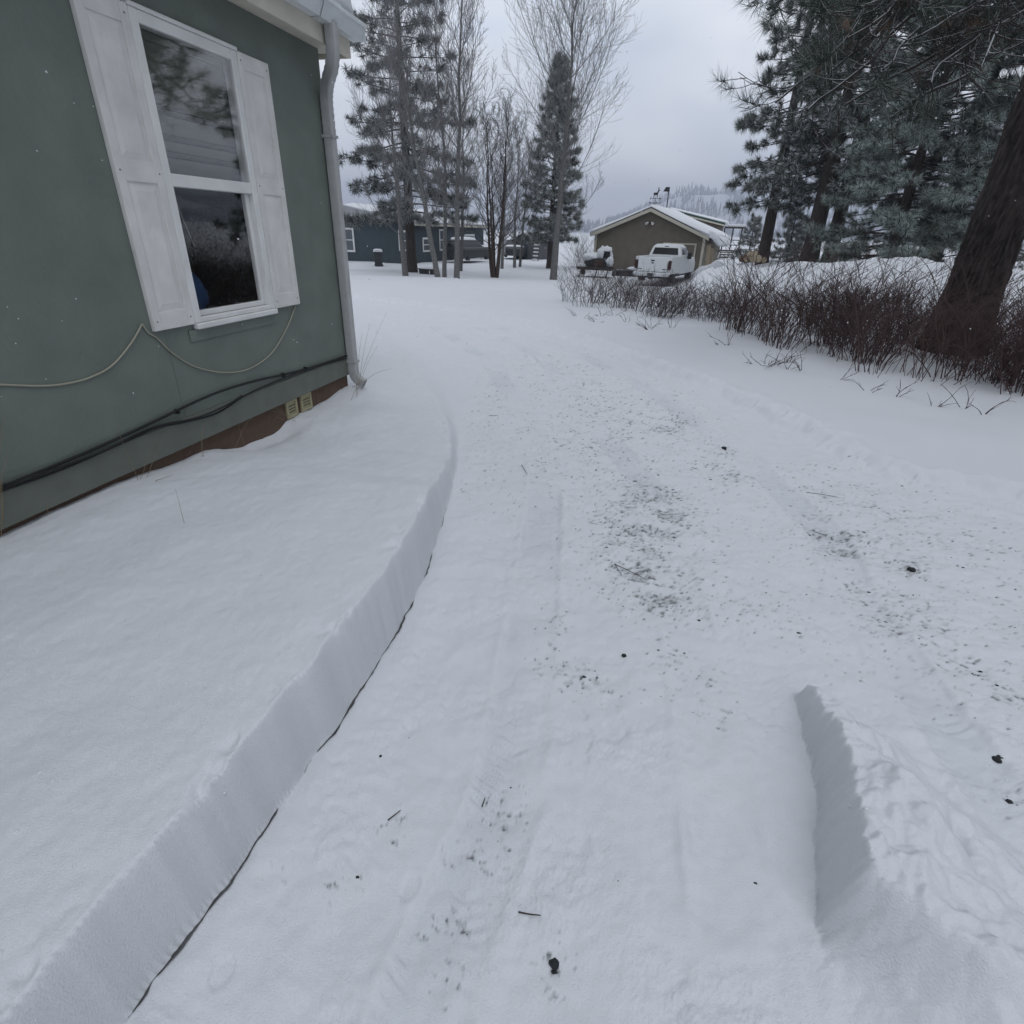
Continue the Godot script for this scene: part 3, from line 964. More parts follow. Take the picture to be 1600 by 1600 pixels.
func build_house_things() -> void:
	# snow lying on the roof, rounded over the gutter
	var b := MB.new()
	var f := noise(1.5, 60, 3)
	var rings: Array = []
	for i in 60:
		var z := lerpf(-5.31, 8.8, pow(i / 59.0, 1.6))
		var e: float = 0.10 if i == 0 else (0.04 if i == 1 else 0.0)
		var w := 0.03 * f.get_noise_1d(z * 2.0)
		rings.append([Vector3(-2.66, 3.032, z), Vector3(-2.60 + w - e * 0.3, 3.075, z), Vector3(-2.585 + w - e * 0.3, 3.13, z), Vector3(-2.60 + w - e, 3.22, z), Vector3(-2.65 + w - e, 3.285 - e, z), Vector3(-2.78 + w, 3.335 - e, z), Vector3(-3.4, 3.47 - e + w, z), Vector3(-5.05, 3.85 - e, z), Vector3(-5.05, 3.633, z)])
	b.loft(rings)
	tag(obj("roof_snow", b, M.snow_plain), "thick snow lying on the roof above the green house's gutter", "snow")
	# blind
	var bl := thing("window_blind", "pale slatted blind half drawn inside the shuttered window", "blind", Vector3(WALL_X - 0.12, 1.84, -3.6))
	wpart("head_rail", bx(Vector3(WALL_X - 0.105, 2.50, -3.98), Vector3(WALL_X - 0.05, 2.545, -3.2), 0.003), M.blind, bl)
	var y := 2.478
	var k := 0
	while y > 1.86:
		var tilt := 68.0
		for gy in [2.17, 2.07, 1.97]:
			if abs(y - gy) < 0.022: tilt = 18.0
		var s := MB.new()
		s.obox(Transform3D(Basis(Vector3(0, 0, 1), deg_to_rad(tilt + rng.randf_range(-3, 3))), Vector3(WALL_X - 0.072, y, -3.592)), Vector3(0.0245, 0.0012, 0.40))
		wpart("slat", s, M.blind, bl)
		y -= 0.0425
		k += 1
	wpart("bottom_rail", bx(Vector3(WALL_X - 0.085, 1.838, -3.985), Vector3(WALL_X - 0.06, 1.855, -3.20), 0.003), M.blind, bl)
	wpart("tilt_wand", pipe([on_wall(262, 250, WALL_X - 0.09), on_wall(267, 296, WALL_X - 0.09), on_wall(304, 386, WALL_X - 0.1)], 0.005, 6, 2), M.blind, bl)
	# things on the window's inner ledge
	var led := thing("window_table", "dark table inside the shuttered window", "table", Vector3(-3.25, 0.45, -3.55))
	wpart("table_top", bx(Vector3(-3.5, 0.98, -4.4), Vector3(-2.99, 1.01, -2.8), 0.004), M.deck_wood, led)
	for q in [[-3.46, -4.36], [-3.03, -4.36], [-3.46, -2.84], [-3.03, -2.84]]:
		wpart("leg", bx(Vector3(q[0] - 0.025, 0.451, q[1] - 0.025), Vector3(q[0] + 0.025, 0.98, q[1] + 0.025)), M.deck_wood, led)
	tag(obj("blue_bag", blob(Vector3(-3.20, 1.135, -3.62), Vector3(0.09, 0.15, 0.10), 5, 0.5), M.blue_cloth), "crumpled blue bag behind the lower window pane", "bag")
	tag(obj("tan_cushion", blob(Vector3(-3.12, 1.075, -3.42), Vector3(0.07, 0.08, 0.09), 6, 0.25), M.tan_cloth), "small tan cushion behind the lower window pane", "cushion")
	# cables
	var cx := WALL_X + 0.006
	var pts: Array = []
	for p in [[-40, 600], [0, 601], [60, 603], [100, 600], [140, 590], [175, 571], [205, 536], [222, 506]]: pts.append(on_wall(p[0], p[1], cx))
	tag(obj("beige_cable", pipe(pts, 0.0052, 8, 5), M.cable_beige), "beige cable drooping along the green wall before the shutter", "cable")
	pts = []
	for p in [[222, 506], [232, 520], [246, 529], [270, 552], [305, 573], [350, 582], [390, 576], [425, 551], [448, 513], [458, 488], [463, 474]]: pts.append(on_wall(p[0], p[1], cx + 0.003))
	tag(obj("beige_cable", pipe(pts, 0.0046, 8, 5), M.cable_beige), "beige cable hanging in a loop below the shuttered window", "cable")
	var bk := WALL_X + 0.02
	var lines := [
		["black cable clipped along the foot of the green wall", [[-60, 782], [0, 762], [130, 709], [230, 664], [330, 617], [400, 595], [470, 579], [542, 556]], 0.0085, 0.0],
		["black cable sagging just under the clipped wall cable", [[-60, 790], [0, 768], [100, 732], [200, 688], [245, 668], [290, 659], [340, 645], [385, 617], [440, 592], [480, 578], [541, 560]], 0.0065, 0.006],
		["thin black cable looped lowest over the wall's bottom board", [[-60, 776], [60, 741], [160, 705], [225, 673], [262, 662], [310, 652], [352, 634], [378, 618]], 0.005, 0.02]]
	for l in lines:
		pts = []
		for p in l[1]: pts.append(on_wall(p[0], p[1], bk + l[3]))
		var cb := thing("black_cable", l[0], "cable", pts[3])
		wpart("cord", pipe(pts, l[2], 8, 5), M.black_rubber, cb)
		if l[3] == 0.0:
			for p in [[278, 643], [443, 586], [478, 576]]:
				var q := on_wall(p[0], p[1], bk)
				wpart("clip", bx(q - Vector3(0.022, 0.014, 0.008), q + Vector3(0.014, 0.014, 0.008), 0.003), M.black_rubber, cb)
	# dead grass poking out of the snow by the wall
	for gr in [["dry grass stems beside the foot of the downspout", [[560, 597, 605, 486], [561, 598, 578, 505], [563, 597, 590, 540], [558, 596, 566, 520], [564, 598, 612, 575]], -2.66],
			["dry grass bent over by the crawlspace vents", [[452, 650, 412, 632], [455, 655, 425, 642], [440, 655, 430, 655], [372, 690, 398, 648], [380, 688, 372, 655], [497, 620, 500, 635]], -2.80],
			["dry grass stalks against the wall below the shutter", [[316, 718, 318, 660], [232, 740, 270, 665], [225, 735, 250, 682], [210, 735, 180, 655], [318, 715, 319, 664]], -2.78],
			["dry grass leaning on the bottom board by the sagging cable", [[5, 800, 14, 700], [3, 800, 8, 640], [75, 800, 82, 780]], -2.78]]:
		var a0 := on_wall(gr[1][0][0], gr[1][0][1], gr[2])
		var gt := thing("dry_grass", gr[0], "grass", a0)
		for s in gr[1]:
			var p0 := on_wall(s[0], s[1], gr[2])
			var p1 := on_wall(s[2], s[3], gr[2] + rng.randf_range(-0.03, 0.06))
			var g := MB.new()
			var dn := p0 - (p1 - p0) * 0.25
			var mid := (p0 + p1) * 0.5 + Vector3(0, 0.02, 0.01)
			g.tube(spline([dn, p0, mid, p1], 4), PackedFloat32Array([0.0017, 0.0017, 0.0017, 0.0017, 0.0016, 0.0015, 0.0014, 0.0013, 0.0012, 0.0011, 0.001, 0.0009, 0.0007]), 4)
			wpart("stem", g, M.straw, gt)
	for s in [["lone dry grass stalk standing in the smooth snow bank", 288, 818, 274, 764], ["dark bent grass stalk in the snow by the wall", 242, 752, 272, 741]]:
		var p0 := hit_snow(s[1], s[2])
		var d := (EYE - p0).normalized()
		var p1 := at_depth(s[3], s[4], -p0.z + 0.02)
		var g := MB.new()
		g.tube(spline([p0 - Vector3(0, 0.03, 0), p0, p0.lerp(p1, 0.5) + d * 0.01, p1], 3), PackedFloat32Array([0.0014, 0.0014, 0.0014, 0.0014, 0.0013, 0.0012, 0.0011, 0.001, 0.0008, 0.0007]), 4)
		tag(obj("grass_stalk", g, M.straw), s[0], "grass")

func hit_snow(px: float, py: float) -> Vector3:
	var d := ray(px, py)
	var t := 0.4
	for i in 8000:
		var p := EYE + d * t
		var gap := p.y - ground_y(p.x, p.z)
		if gap <= 0.001 or t > 300.0: break
		t += max(0.002, gap * 0.35)
	var q := EYE + d * t
	q.y = ground_y(q.x, q.z)
	return q

# ---------------------------------------------------------------- the far blue-grey house
func on_plane(px: float, py: float, p: Vector3, nrm: Vector3) -> Vector3:
	var d := ray(px, py)
	return EYE + d * ((p - EYE).dot(nrm) / d.dot(nrm))

func prism(b: MB, poly: Array, z0: float, z1: float) -> void:
	# polygon of Vector2 (x, y), extruded from z0 to z1
	var r0: Array = []
	var r1: Array = []
	for p in poly:
		r0.append(Vector3(p.x, p.y, z0)); r1.append(Vector3(p.x, p.y, z1))
	b.loft([r0, r1], false)

func far_window(h: Node3D, lo: Vector2, hi: Vector2, z: float, sideways: bool) -> void:
	# frame, panes and rail on a wall at local z (facing +z) or, sideways, at local x (facing +x)
	var parts := {"frame": MB.new(), "pane": MB.new(), "rail": MB.new()}
	var t := 0.13
	var put := func(b: MB, a0: float, y0: float, a1: float, y1: float, d0: float, d1: float) -> void:
		if sideways: b.box(Vector3(z + d0, y0, a0), Vector3(z + d1, y1, a1), 0.004)
		else: b.box(Vector3(a0, y0, z + d0), Vector3(a1, y1, z + d1), 0.004)
	put.call(parts.frame, lo.x, lo.y, lo.x + t, hi.y, 0.002, 0.05)
	put.call(parts.frame, hi.x - t, lo.y, hi.x, hi.y, 0.002, 0.05)
	put.call(parts.frame, lo.x + t, lo.y, hi.x - t, lo.y + t, 0.002, 0.05)
	put.call(parts.frame, lo.x + t, hi.y - t, hi.x - t, hi.y, 0.002, 0.05)
	put.call(parts.pane, lo.x + t, lo.y + t, hi.x - t, hi.y - t, 0.003, 0.012)
	var m := (lo.y + hi.y) * 0.5
	put.call(parts.rail, lo.x + t, m - 0.03, hi.x - t, m + 0.03, 0.014, 0.04)
	var w := obj("window", parts.frame, M.white_vinyl, h)
	obj("pane", parts.pane, M.window_pane, w)
	obj("rail", parts.rail, M.white_vinyl, w)

func build_far_house() -> void:
	mat("window_pane", Color(0.10, 0.115, 0.13), 0.1)
	var c := at_depth(645, 412, 43.0)
	c.y = base_y(c.x, c.z) - 0.15
	var h := thing("blue_grey_house", "low blue-grey house with white framed windows behind the bare trees", "house", c, deg_to_rad(-4.5))
	var W := 10.4
	var E := 2.75
	var P := 3.75
	var L := 15.0
	var b := MB.new()
	prism(b, [Vector2(-W, -0.5), Vector2(0, -0.5), Vector2(0, E), Vector2(-W * 0.5, P), Vector2(-W, E)], 0.0, -0.15)
	obj("gable_wall", b, M.blue_siding, h)
	obj("side_wall", bx(Vector3(-0.15, -0.5, -L), Vector3(0, E, -0.152)), M.blue_siding, h)
	obj("side_wall", bx(Vector3(-W, -0.5, -L), Vector3(-W + 0.15, E, -0.152)), M.blue_siding, h)
	obj("back_wall", bx(Vector3(-W + 0.152, -0.5, -L), Vector3(-0.152, E, -L + 0.15)), M.blue_siding, h)
	obj("corner_board", bx(Vector3(-0.10, -0.4, 0.002), Vector3(0.02, E, 0.03)), M.blue_siding, h)
	var r := MB.new()
	var ov := 0.35
	prism(r, [Vector2(ov, E - 0.02), Vector2(-W * 0.5, P + 0.02), Vector2(-W - ov, E - 0.02), Vector2(-W - ov, E + 0.1), Vector2(-W * 0.5, P + 0.15), Vector2(ov, E + 0.1)], 0.4, -L - 0.3)
	obj("roof", r, M.dark_metal, h)
	obj("fascia", bx(Vector3(ov + 0.002, E - 0.05, -L - 0.3), Vector3(ov + 0.03, E + 0.11, 0.4)), M.cream_trim, h)
	var inv := h.transform.affine_inverse()
	for q in [[533, 356, 552, 393], [624, 360, 637, 392]]:
		var a: Vector3 = inv * on_plane(q[0], q[3], h.transform * Vector3(0, 0, 0.02), h.basis.z)
		var e: Vector3 = inv * on_plane(q[2], q[1], h.transform * Vector3(0, 0, 0.02), h.basis.z)
		far_window(h, Vector2(a.x, a.y), Vector2(e.x, e.y), 0.0, false)
	for q in [[661, 371, 672, 394], [687, 358, 697, 392], [726, 366, 741, 388]]:
		var a: Vector3 = inv * on_plane(q[0], q[3], h.transform * Vector3(0.02, 0, 0), h.basis.x)
		var e: Vector3 = inv * on_plane(q[2], q[1], h.transform * Vector3(0.02, 0, 0), h.basis.x)
		far_window(h, Vector2(e.z, a.y), Vector2(a.z, max(e.y, a.y + 0.9)), 0.0, true)
	var s := MB.new()
	var rings: Array = []
	var f := noise(0.9, 71, 3)
	for i in 14:
		var z := lerpf(0.45, -L - 0.3, i / 13.0)
		var k := 0.2 + 0.04 * f.get_noise_1d(z * 3.0)
		if i == 0 or i == 13: k = 0.06
		rings.append([Vector3(ov + 0.05, E + 0.105, z), Vector3(ov + 0.12, E + 0.16 + k * 0.4, z), Vector3(ov - 0.1, E + 0.18 + k, z), Vector3(-W * 0.5, P + 0.16 + k, z), Vector3(-W - ov, E + 0.12 + k, z), Vector3(-W - ov, E + 0.105, z), Vector3(-W * 0.5, P + 0.155, z)])
	s.loft(rings)
	var rs := thing("roof_snow", "snow sheet on the blue-grey house's roof", "snow", c, deg_to_rad(-4.5))
	obj("snow_sheet", s, M.snow_plain, rs)

# ---------------------------------------------------------------- garage and the house behind it
func build_garage() -> void:
	var l := at_depth(930.5, 365, 46.9)
	var rr := at_depth(1103, 366, 45.5)
	var W := Vector2(l.x - rr.x, l.z - rr.z).length()
	var base := (l + rr) * 0.5
	var eave := 2.55
	base.y = base.y - eave
	var turn := -atan2(rr.z - l.z, rr.x - l.x)
	var hw := W * 0.5
	var pk := eave + hw * 0.40
	var L := 11.0
	var g := thing("garage", "brown gabled garage with cream trim behind the white pickup", "garage", base, turn)
	var b := MB.new()
	prism(b, [Vector2(-hw, -0.4), Vector2(hw, -0.4), Vector2(hw, eave), Vector2(0, pk), Vector2(-hw, eave)], 0.0, -0.15)
	obj("front_wall", b, M.taupe_siding, g)
	obj("side_wall", bx(Vector3(hw - 0.15, -0.4, -L), Vector3(hw, eave, -0.152)), M.taupe_siding, g)
	obj("side_wall", bx(Vector3(-hw, -0.4, -L), Vector3(-hw + 0.15, eave, -0.152)), M.taupe_siding, g)
	b = MB.new()
	prism(b, [Vector2(-hw + 0.152, -0.4), Vector2(hw - 0.152, -0.4), Vector2(hw - 0.152, eave), Vector2(0, pk - 0.1), Vector2(-hw + 0.152, eave)], -L + 0.15, -L)
	obj("back_wall", b, M.taupe_siding, g)
	for s in [-1.0, 1.0]:
		obj("corner_trim", bx(Vector3(s * (hw - 0.14), -0.4, 0.002), Vector3(s * (hw + 0.03), eave - 0.02, 0.04)), M.cream_trim, g)
		var rk := MB.new()
		var e := Vector2(s * (hw + 0.28), eave - 0.09)
		var p := Vector2(0, pk + 0.05)
		prism(rk, [e, p, p + Vector2(0, -0.22), e + Vector2(0, -0.22)], 0.30, 0.34)
		obj("rake_board", rk, M.cream_trim, g)
		var rf := MB.new()
		prism(rf, [e + Vector2(0, -0.02), p + Vector2(0, -0.02), p + Vector2(0, 0.06), e + Vector2(0, 0.06)], 0.298, -L - 0.3)
		obj("roof", rf, M.dark_metal, g)
	var inv := g.transform.affine_inverse()
	var a: Vector3 = inv * on_plane(1066, 424, g.transform * Vector3(0, 0, 0.02), g.basis.z)
	var e2: Vector3 = inv * on_plane(1086, 383, g.transform * Vector3(0, 0, 0.02), g.basis.z)
	var dx0 := a.x - 1.5
	var door := MB.new()
	var hgt := e2.y
	for q in [[dx0 - 0.1, dx0, -0.3, hgt + 0.1], [e2.x, e2.x + 0.1, -0.3, hgt + 0.1], [dx0, e2.x, hgt, hgt + 0.1]]:
		door.box(Vector3(q[0], q[2], 0.002), Vector3(q[1], q[3], 0.05))
	var dr := obj("garage_door", door, M.cream_trim, g)
	for k in 4:
		obj("door_panel", bx(Vector3(dx0, -0.3 + k * (hgt + 0.3) / 4.0, 0.003), Vector3(e2.x, -0.3 + (k + 1) * (hgt + 0.3) / 4.0 - 0.02, 0.03), 0.01), M.taupe_siding, dr)
	var lamp := obj("flood_light", bx(Vector3(-0.12, pk - 0.95, 0.002), Vector3(0.12, pk - 0.85, 0.06), 0.01), M.dark_metal, g)
	for s in [-1.0, 1.0]:
		var hd := MB.new()
		hd.tube(PackedVector3Array([Vector3(s * 0.1, pk - 0.86, 0.05), Vector3(s * 0.17, pk - 0.88, 0.12), Vector3(s * 0.24, pk - 0.93, 0.22)]), PackedFloat32Array([0.04, 0.07, 0.10]), 10, true)
		obj("lamp_head", hd, M.lamp_white, lamp)
	# roof snow, bulging over the right eave further back
	var f := noise(0.8, 91, 3)
	for s in [-1.0, 1.0]:
		var rings: Array = []
		for i in 22:
			var z := lerpf(0.33, -L - 0.3, i / 21.0)
			var k := 0.17 + 0.05 * f.get_noise_1d(z * 2.0 + s * 9.0)
			var slide: float = (0.85 * smoothstep(0.6, 2.2, -z) * (1.0 + 0.4 * f.get_noise_1d(z * 3.0))) if s > 0.0 else 0.12
			if i == 0 or i == 21: k = 0.05
			var ex: float = hw + 0.28
			rings.append([Vector3(0, pk + 0.115, z), Vector3(0, pk + 0.13 + k, z), Vector3(s * hw * 0.5, (pk + eave) * 0.5 + 0.07 + k * 1.25, z), Vector3(s * (ex - 0.15), eave + 0.06 + k * 1.5, z), Vector3(s * (ex + slide * 0.55), eave + 0.02 + k * 1.2 - slide * 0.25, z), Vector3(s * (ex + slide * 0.62), eave - 0.1 - slide * 0.6, z), Vector3(s * (ex + slide * 0.30), eave - 0.14 - slide * 0.62, z), Vector3(s * (ex + 0.03), eave - 0.04, z)])
		var sn := MB.new()
		sn.loft(rings)
		var rs := thing("roof_snow", "thick snow curling over the garage's eave beside the porch" if s > 0.0 else "snow on the garage roof slope facing the bare trees", "snow", base, turn)
		obj("snow_sheet", sn, M.snow_plain, rs)
	# weather vane on the ridge
	var vt := g.transform * Vector3(0, pk + 0.05, -0.9)
	var v := thing("weather_vane", "black deer weather vane on the garage ridge", "weather vane", vt, 0.3)
	v.scale = Vector3.ONE * 0.82
	var rod := MB.new()
	rod.tube(PackedVector3Array([Vector3(0, -0.05, 0), Vector3(0, 1.25, 0)]), PackedFloat32Array([0.022, 0.016]), 6, true)
	obj("rod", rod, M.dark_metal, v)
	var cross := MB.new()
	cross.box(Vector3(-0.45, 0.42, -0.015), Vector3(0.45, 0.45, 0.015))
	cross.box(Vector3(-0.015, 0.42, -0.45), Vector3(0.015, 0.451, 0.45))
	obj("compass_arms", cross, M.dark_metal, v)
	for q in [["N", Vector3(0, 0.44, -0.47)], ["S", Vector3(0, 0.44, 0.47)], ["E", Vector3(0.47, 0.44, 0)], ["W", Vector3(-0.47, 0.44, 0)]]:
		var tm := TextMesh.new()
		tm.text = q[0]
		tm.font_size = 24
		tm.pixel_size = 0.009
		tm.depth = 0.02
		var lt := obj("letter", tm, M.dark_metal, v)
		lt.position = q[1]
	var arrow := MB.new()
	arrow.box(Vector3(-0.36, 0.76, -0.012), Vector3(0.36, 0.79, 0.012))
	prism(arrow, [Vector2(0.34, 0.70), Vector2(0.50, 0.775), Vector2(0.34, 0.85)], -0.012, 0.012)
	prism(arrow, [Vector2(-0.36, 0.775), Vector2(-0.50, 0.88), Vector2(-0.44, 0.775), Vector2(-0.50, 0.67)], -0.012, 0.012)
	obj("arrow", arrow, M.dark_metal, v)
	var deer := MB.new()
	for q in [[[-0.22, 1.10], [-0.20, 1.22], [0.10, 1.24], [0.16, 1.12], [0.10, 1.04], [-0.16, 1.04]], [[0.06, 1.22], [0.16, 1.42], [0.24, 1.40], [0.17, 1.14]], [[0.14, 1.40], [0.18, 1.47], [0.32, 1.42], [0.31, 1.37], [0.22, 1.36]], [[0.09, 1.06], [0.12, 0.80], [0.15, 0.80], [0.15, 1.10]], [[-0.18, 1.08], [-0.20, 0.80], [-0.17, 0.80], [-0.11, 1.06]], [[0.16, 1.45], [0.08, 1.62], [0.11, 1.63], [0.19, 1.47]], [[0.18, 1.46], [0.22, 1.64], [0.25, 1.63], [0.21, 1.46]]]:
		var pl: Array = []
		for p in q: pl.append(Vector2(p[0], p[1]))
		prism(deer, pl, -0.015, 0.015)
	obj("deer", deer, M.dark_metal, v)
	# leaning boards by the garage's right corner
	for q in [[0.25, 2.0, 0.14, "pale board leaning against the garage corner, the taller of two"], [0.62, 1.75, 0.10, "pale board leaning against the garage corner, the shorter of two"]]:
		var p := g.transform * Vector3(hw + 0.22 + q[0] * 0.6, 0, -0.1 - q[0])
		var bd := MB.new()
		bd.obox(Transform3D(Basis(Vector3(0, 0, 1), 0.06), Vector3(0, q[1] * 0.5 - 0.3, 0)), Vector3(q[2], q[1] * 0.5 + 0.3, 0.02), 0.004)
		var t := obj("leaning_board", bd, M.pale_board)
		t.position = p
		t.rotation.y = turn
		tag(t, q[3], "board")
	# the house behind, with a porch
	var D := 66.0
	var e0 := at_depth(1128, 350, D)
	var p0 := at_depth(1046, 330, D)
	var gy := base_y(e0.x, e0.z) - 0.2
	var hb := thing("porch_house", "brown house with green roof edge and a porch behind the garage", "house", Vector3(e0.x, gy, e0.z), deg_to_rad(-6.0))
	var E := e0.y - gy
	var half := e0.x - p0.x
	var P := p0.y - gy
	b = MB.new()
	prism(b, [Vector2(-2.0 * half, -0.4), Vector2(0, -0.4), Vector2(0, E), Vector2(-half, P), Vector2(-2.0 * half, E)], 0.0, -0.15)
	obj("gable_wall", b, M.taupe_siding, hb)
	obj("side_wall", bx(Vector3(-0.15, -0.4, -12), Vector3(0, E, -0.152)), M.taupe_siding, hb)
	for s in [-1.0, 1.0]:
		var a2 := Vector2(-half + s * (half + 0.3), E - 0.06)
		var a3 := Vector2(-half, P + 0.06)
		var rf := MB.new()
		prism(rf, [a2, a3, a3 + Vector2(0, 0.16), a2 + Vector2(0, 0.16)], 0.35, -12.3)
		obj("roof", rf, M.green_metal, hb)
		var rk := MB.new()
		prism(rk, [a2 + Vector2(0, -0.14), a3 + Vector2(0, -0.14), a3 + Vector2(0, -0.005), a2 + Vector2(0, -0.005)], 0.30, 0.34)
		obj("rake_board", rk, M.cream_trim, hb)
	var sn2 := MB.new()
	var rg: Array = []
	for i in 10:
		var z := lerpf(0.3, -12.2, i / 9.0)
		var k := 0.05 if i == 0 else 0.20 + 0.06 * f.get_noise_1d(z * 4.0)
		rg.append([Vector3(-half, P + 0.23, z), Vector3(-half, P + 0.24 + k, z), Vector3(-0.2, E + 0.2 + k * 1.5, z), Vector3(0.55, E + 0.1 + k, z), Vector3(0.62, E - 0.15, z), Vector3(0.4, E - 0.22, z), Vector3(0.3, E + 0.12, z)])
	sn2.loft(rg)
	var rs2 := thing("roof_snow", "snow spilling off the green edged roof above the porch", "snow", hb.position, hb.rotation.y)
	obj("snow_sheet", sn2, M.snow_plain, rs2)
	# porch
	var dk := E - 2.35
	obj("porch_deck", bx(Vector3(0.002, dk - 0.15, -2.6), Vector3(2.1, dk, -0.4)), M.deck_wood, hb)
	obj("porch_roof", bx(Vector3(0.32, E - 0.35, -2.8), Vector3(2.3, E - 0.22, -0.2)), M.deck_wood, hb)
	for q in [[0.35, -0.5], [1.15, -0.5], [2.0, -0.5], [2.0, -2.4]]:
		obj("porch_post", bx(Vector3(q[0] - 0.06, -0.3, q[1] - 0.06), Vector3(q[0] + 0.06, E - 0.35, q[1] + 0.06)), M.deck_wood, hb)
	var rail := MB.new()
	for y in [dk + 0.45, dk + 0.9]:
		rail.box(Vector3(1.2, y, -0.54), Vector3(1.96, y + 0.08, -0.46))
		rail.box(Vector3(1.97, y, -2.36), Vector3(2.04, y + 0.08, -0.56))
	obj("railing", rail, M.deck_wood, hb)
	for k in 5:
		var y := dk * (5 - k) / 5.5 - 0.02
		obj("stair_tread", bx(Vector3(0.25, y - 0.10, -0.40 + k * 0.28), Vector3(1.6, y - 0.03, -0.10 + k * 0.28)), M.deck_wood, hb)
	obj("stair_side", bx(Vector3(1.62, -0.2, -0.4), Vector3(1.68, dk + 0.3, 1.0)), M.deck_wood, hb)
	for k in 5:
		var y := dk * (5 - k) / 5.5 - 0.02
		var tr := obj("step_snow", bx(Vector3(0.30, y - 0.028, -0.36 + k * 0.28), Vector3(1.55, y + 0.05, -0.12 + k * 0.28), 0.025), M.snow_plain, hb)
		tr.set_meta("label", "snow on a porch stair")
	obj("porch_snow", bx(Vector3(0.34, E - 0.218, -2.8), Vector3(2.34, E + 0.0, -0.16), 0.08), M.snow_plain, hb)
	# yard light on a tall pole
	var q0 := at_depth(1039, 345, 62.0)
	var q1 := at_depth(1043.5, 297, 62.0)
	var yl := thing("yard_light", "dark hooded yard light on a thin pole above the roofs", "lamp", Vector3(q0.x, base_y(q0.x, q0.z), q0.z))
	var pl := MB.new()
	var hh := q1.y - yl.position.y
	pl.tube(PackedVector3Array([Vector3(0, -0.3, 0), Vector3(0, hh, 0)]), PackedFloat32Array([0.06, 0.045]), 8, true)
	obj("pole", pl, M.dark_metal, yl)
	var hood := MB.new()
	prism(hood, [Vector2(-0.5, hh - 0.12), Vector2(0.06, hh - 0.12), Vector2(0.06, hh + 0.24), Vector2(-0.30, hh + 0.24)], -0.16, 0.16)
	obj("lamp_hood", hood, M.dark_metal, yl)

# ---------------------------------------------------------------- vehicles and yard things
func ring(y: float, x0: float, x1: float, z0: float, z1: float, r: float) -> Array:
	var out: Array = []
	for q in [[x1 - r, z1 - r, 0.0], [x0 + r, z1 - r, 1.0], [x0 + r, z0 + r, 2.0], [x1 - r, z0 + r, 3.0]]:
		for k in 4:
			var a: float = (q[2] + k / 3.0) * PI * 0.5
			out.append(Vector3(q[0] + cos(a) * r, y, q[1] + sin(a) * r))
	return out

func wheel_at(parent: Node3D, p: Vector3, r: float, w: float) -> void:
	var ty := MB.new()
	var pts := PackedVector3Array()
	var rr := PackedFloat32Array()
	for q in [[-0.5, 0.80], [-0.5, 0.95], [-0.38, 1.0], [0.38, 1.0], [0.5, 0.95], [0.5, 0.80]]:
		pts.append(Vector3(q[0] * w, 0, 0)); rr.append(q[1] * r)
	ty.tube(pts, rr, 20, true)
	var o := obj("wheel", ty, M.black_rubber, parent)
	o.position = p
	var rim := MB.new()
	rim.tube(PackedVector3Array([Vector3(-w * 0.52, 0, 0), Vector3(w * 0.52, 0, 0)]), PackedFloat32Array([r * 0.6, r * 0.6]), 14, true)
	obj("rim", rim, M.plastic_grey, o)

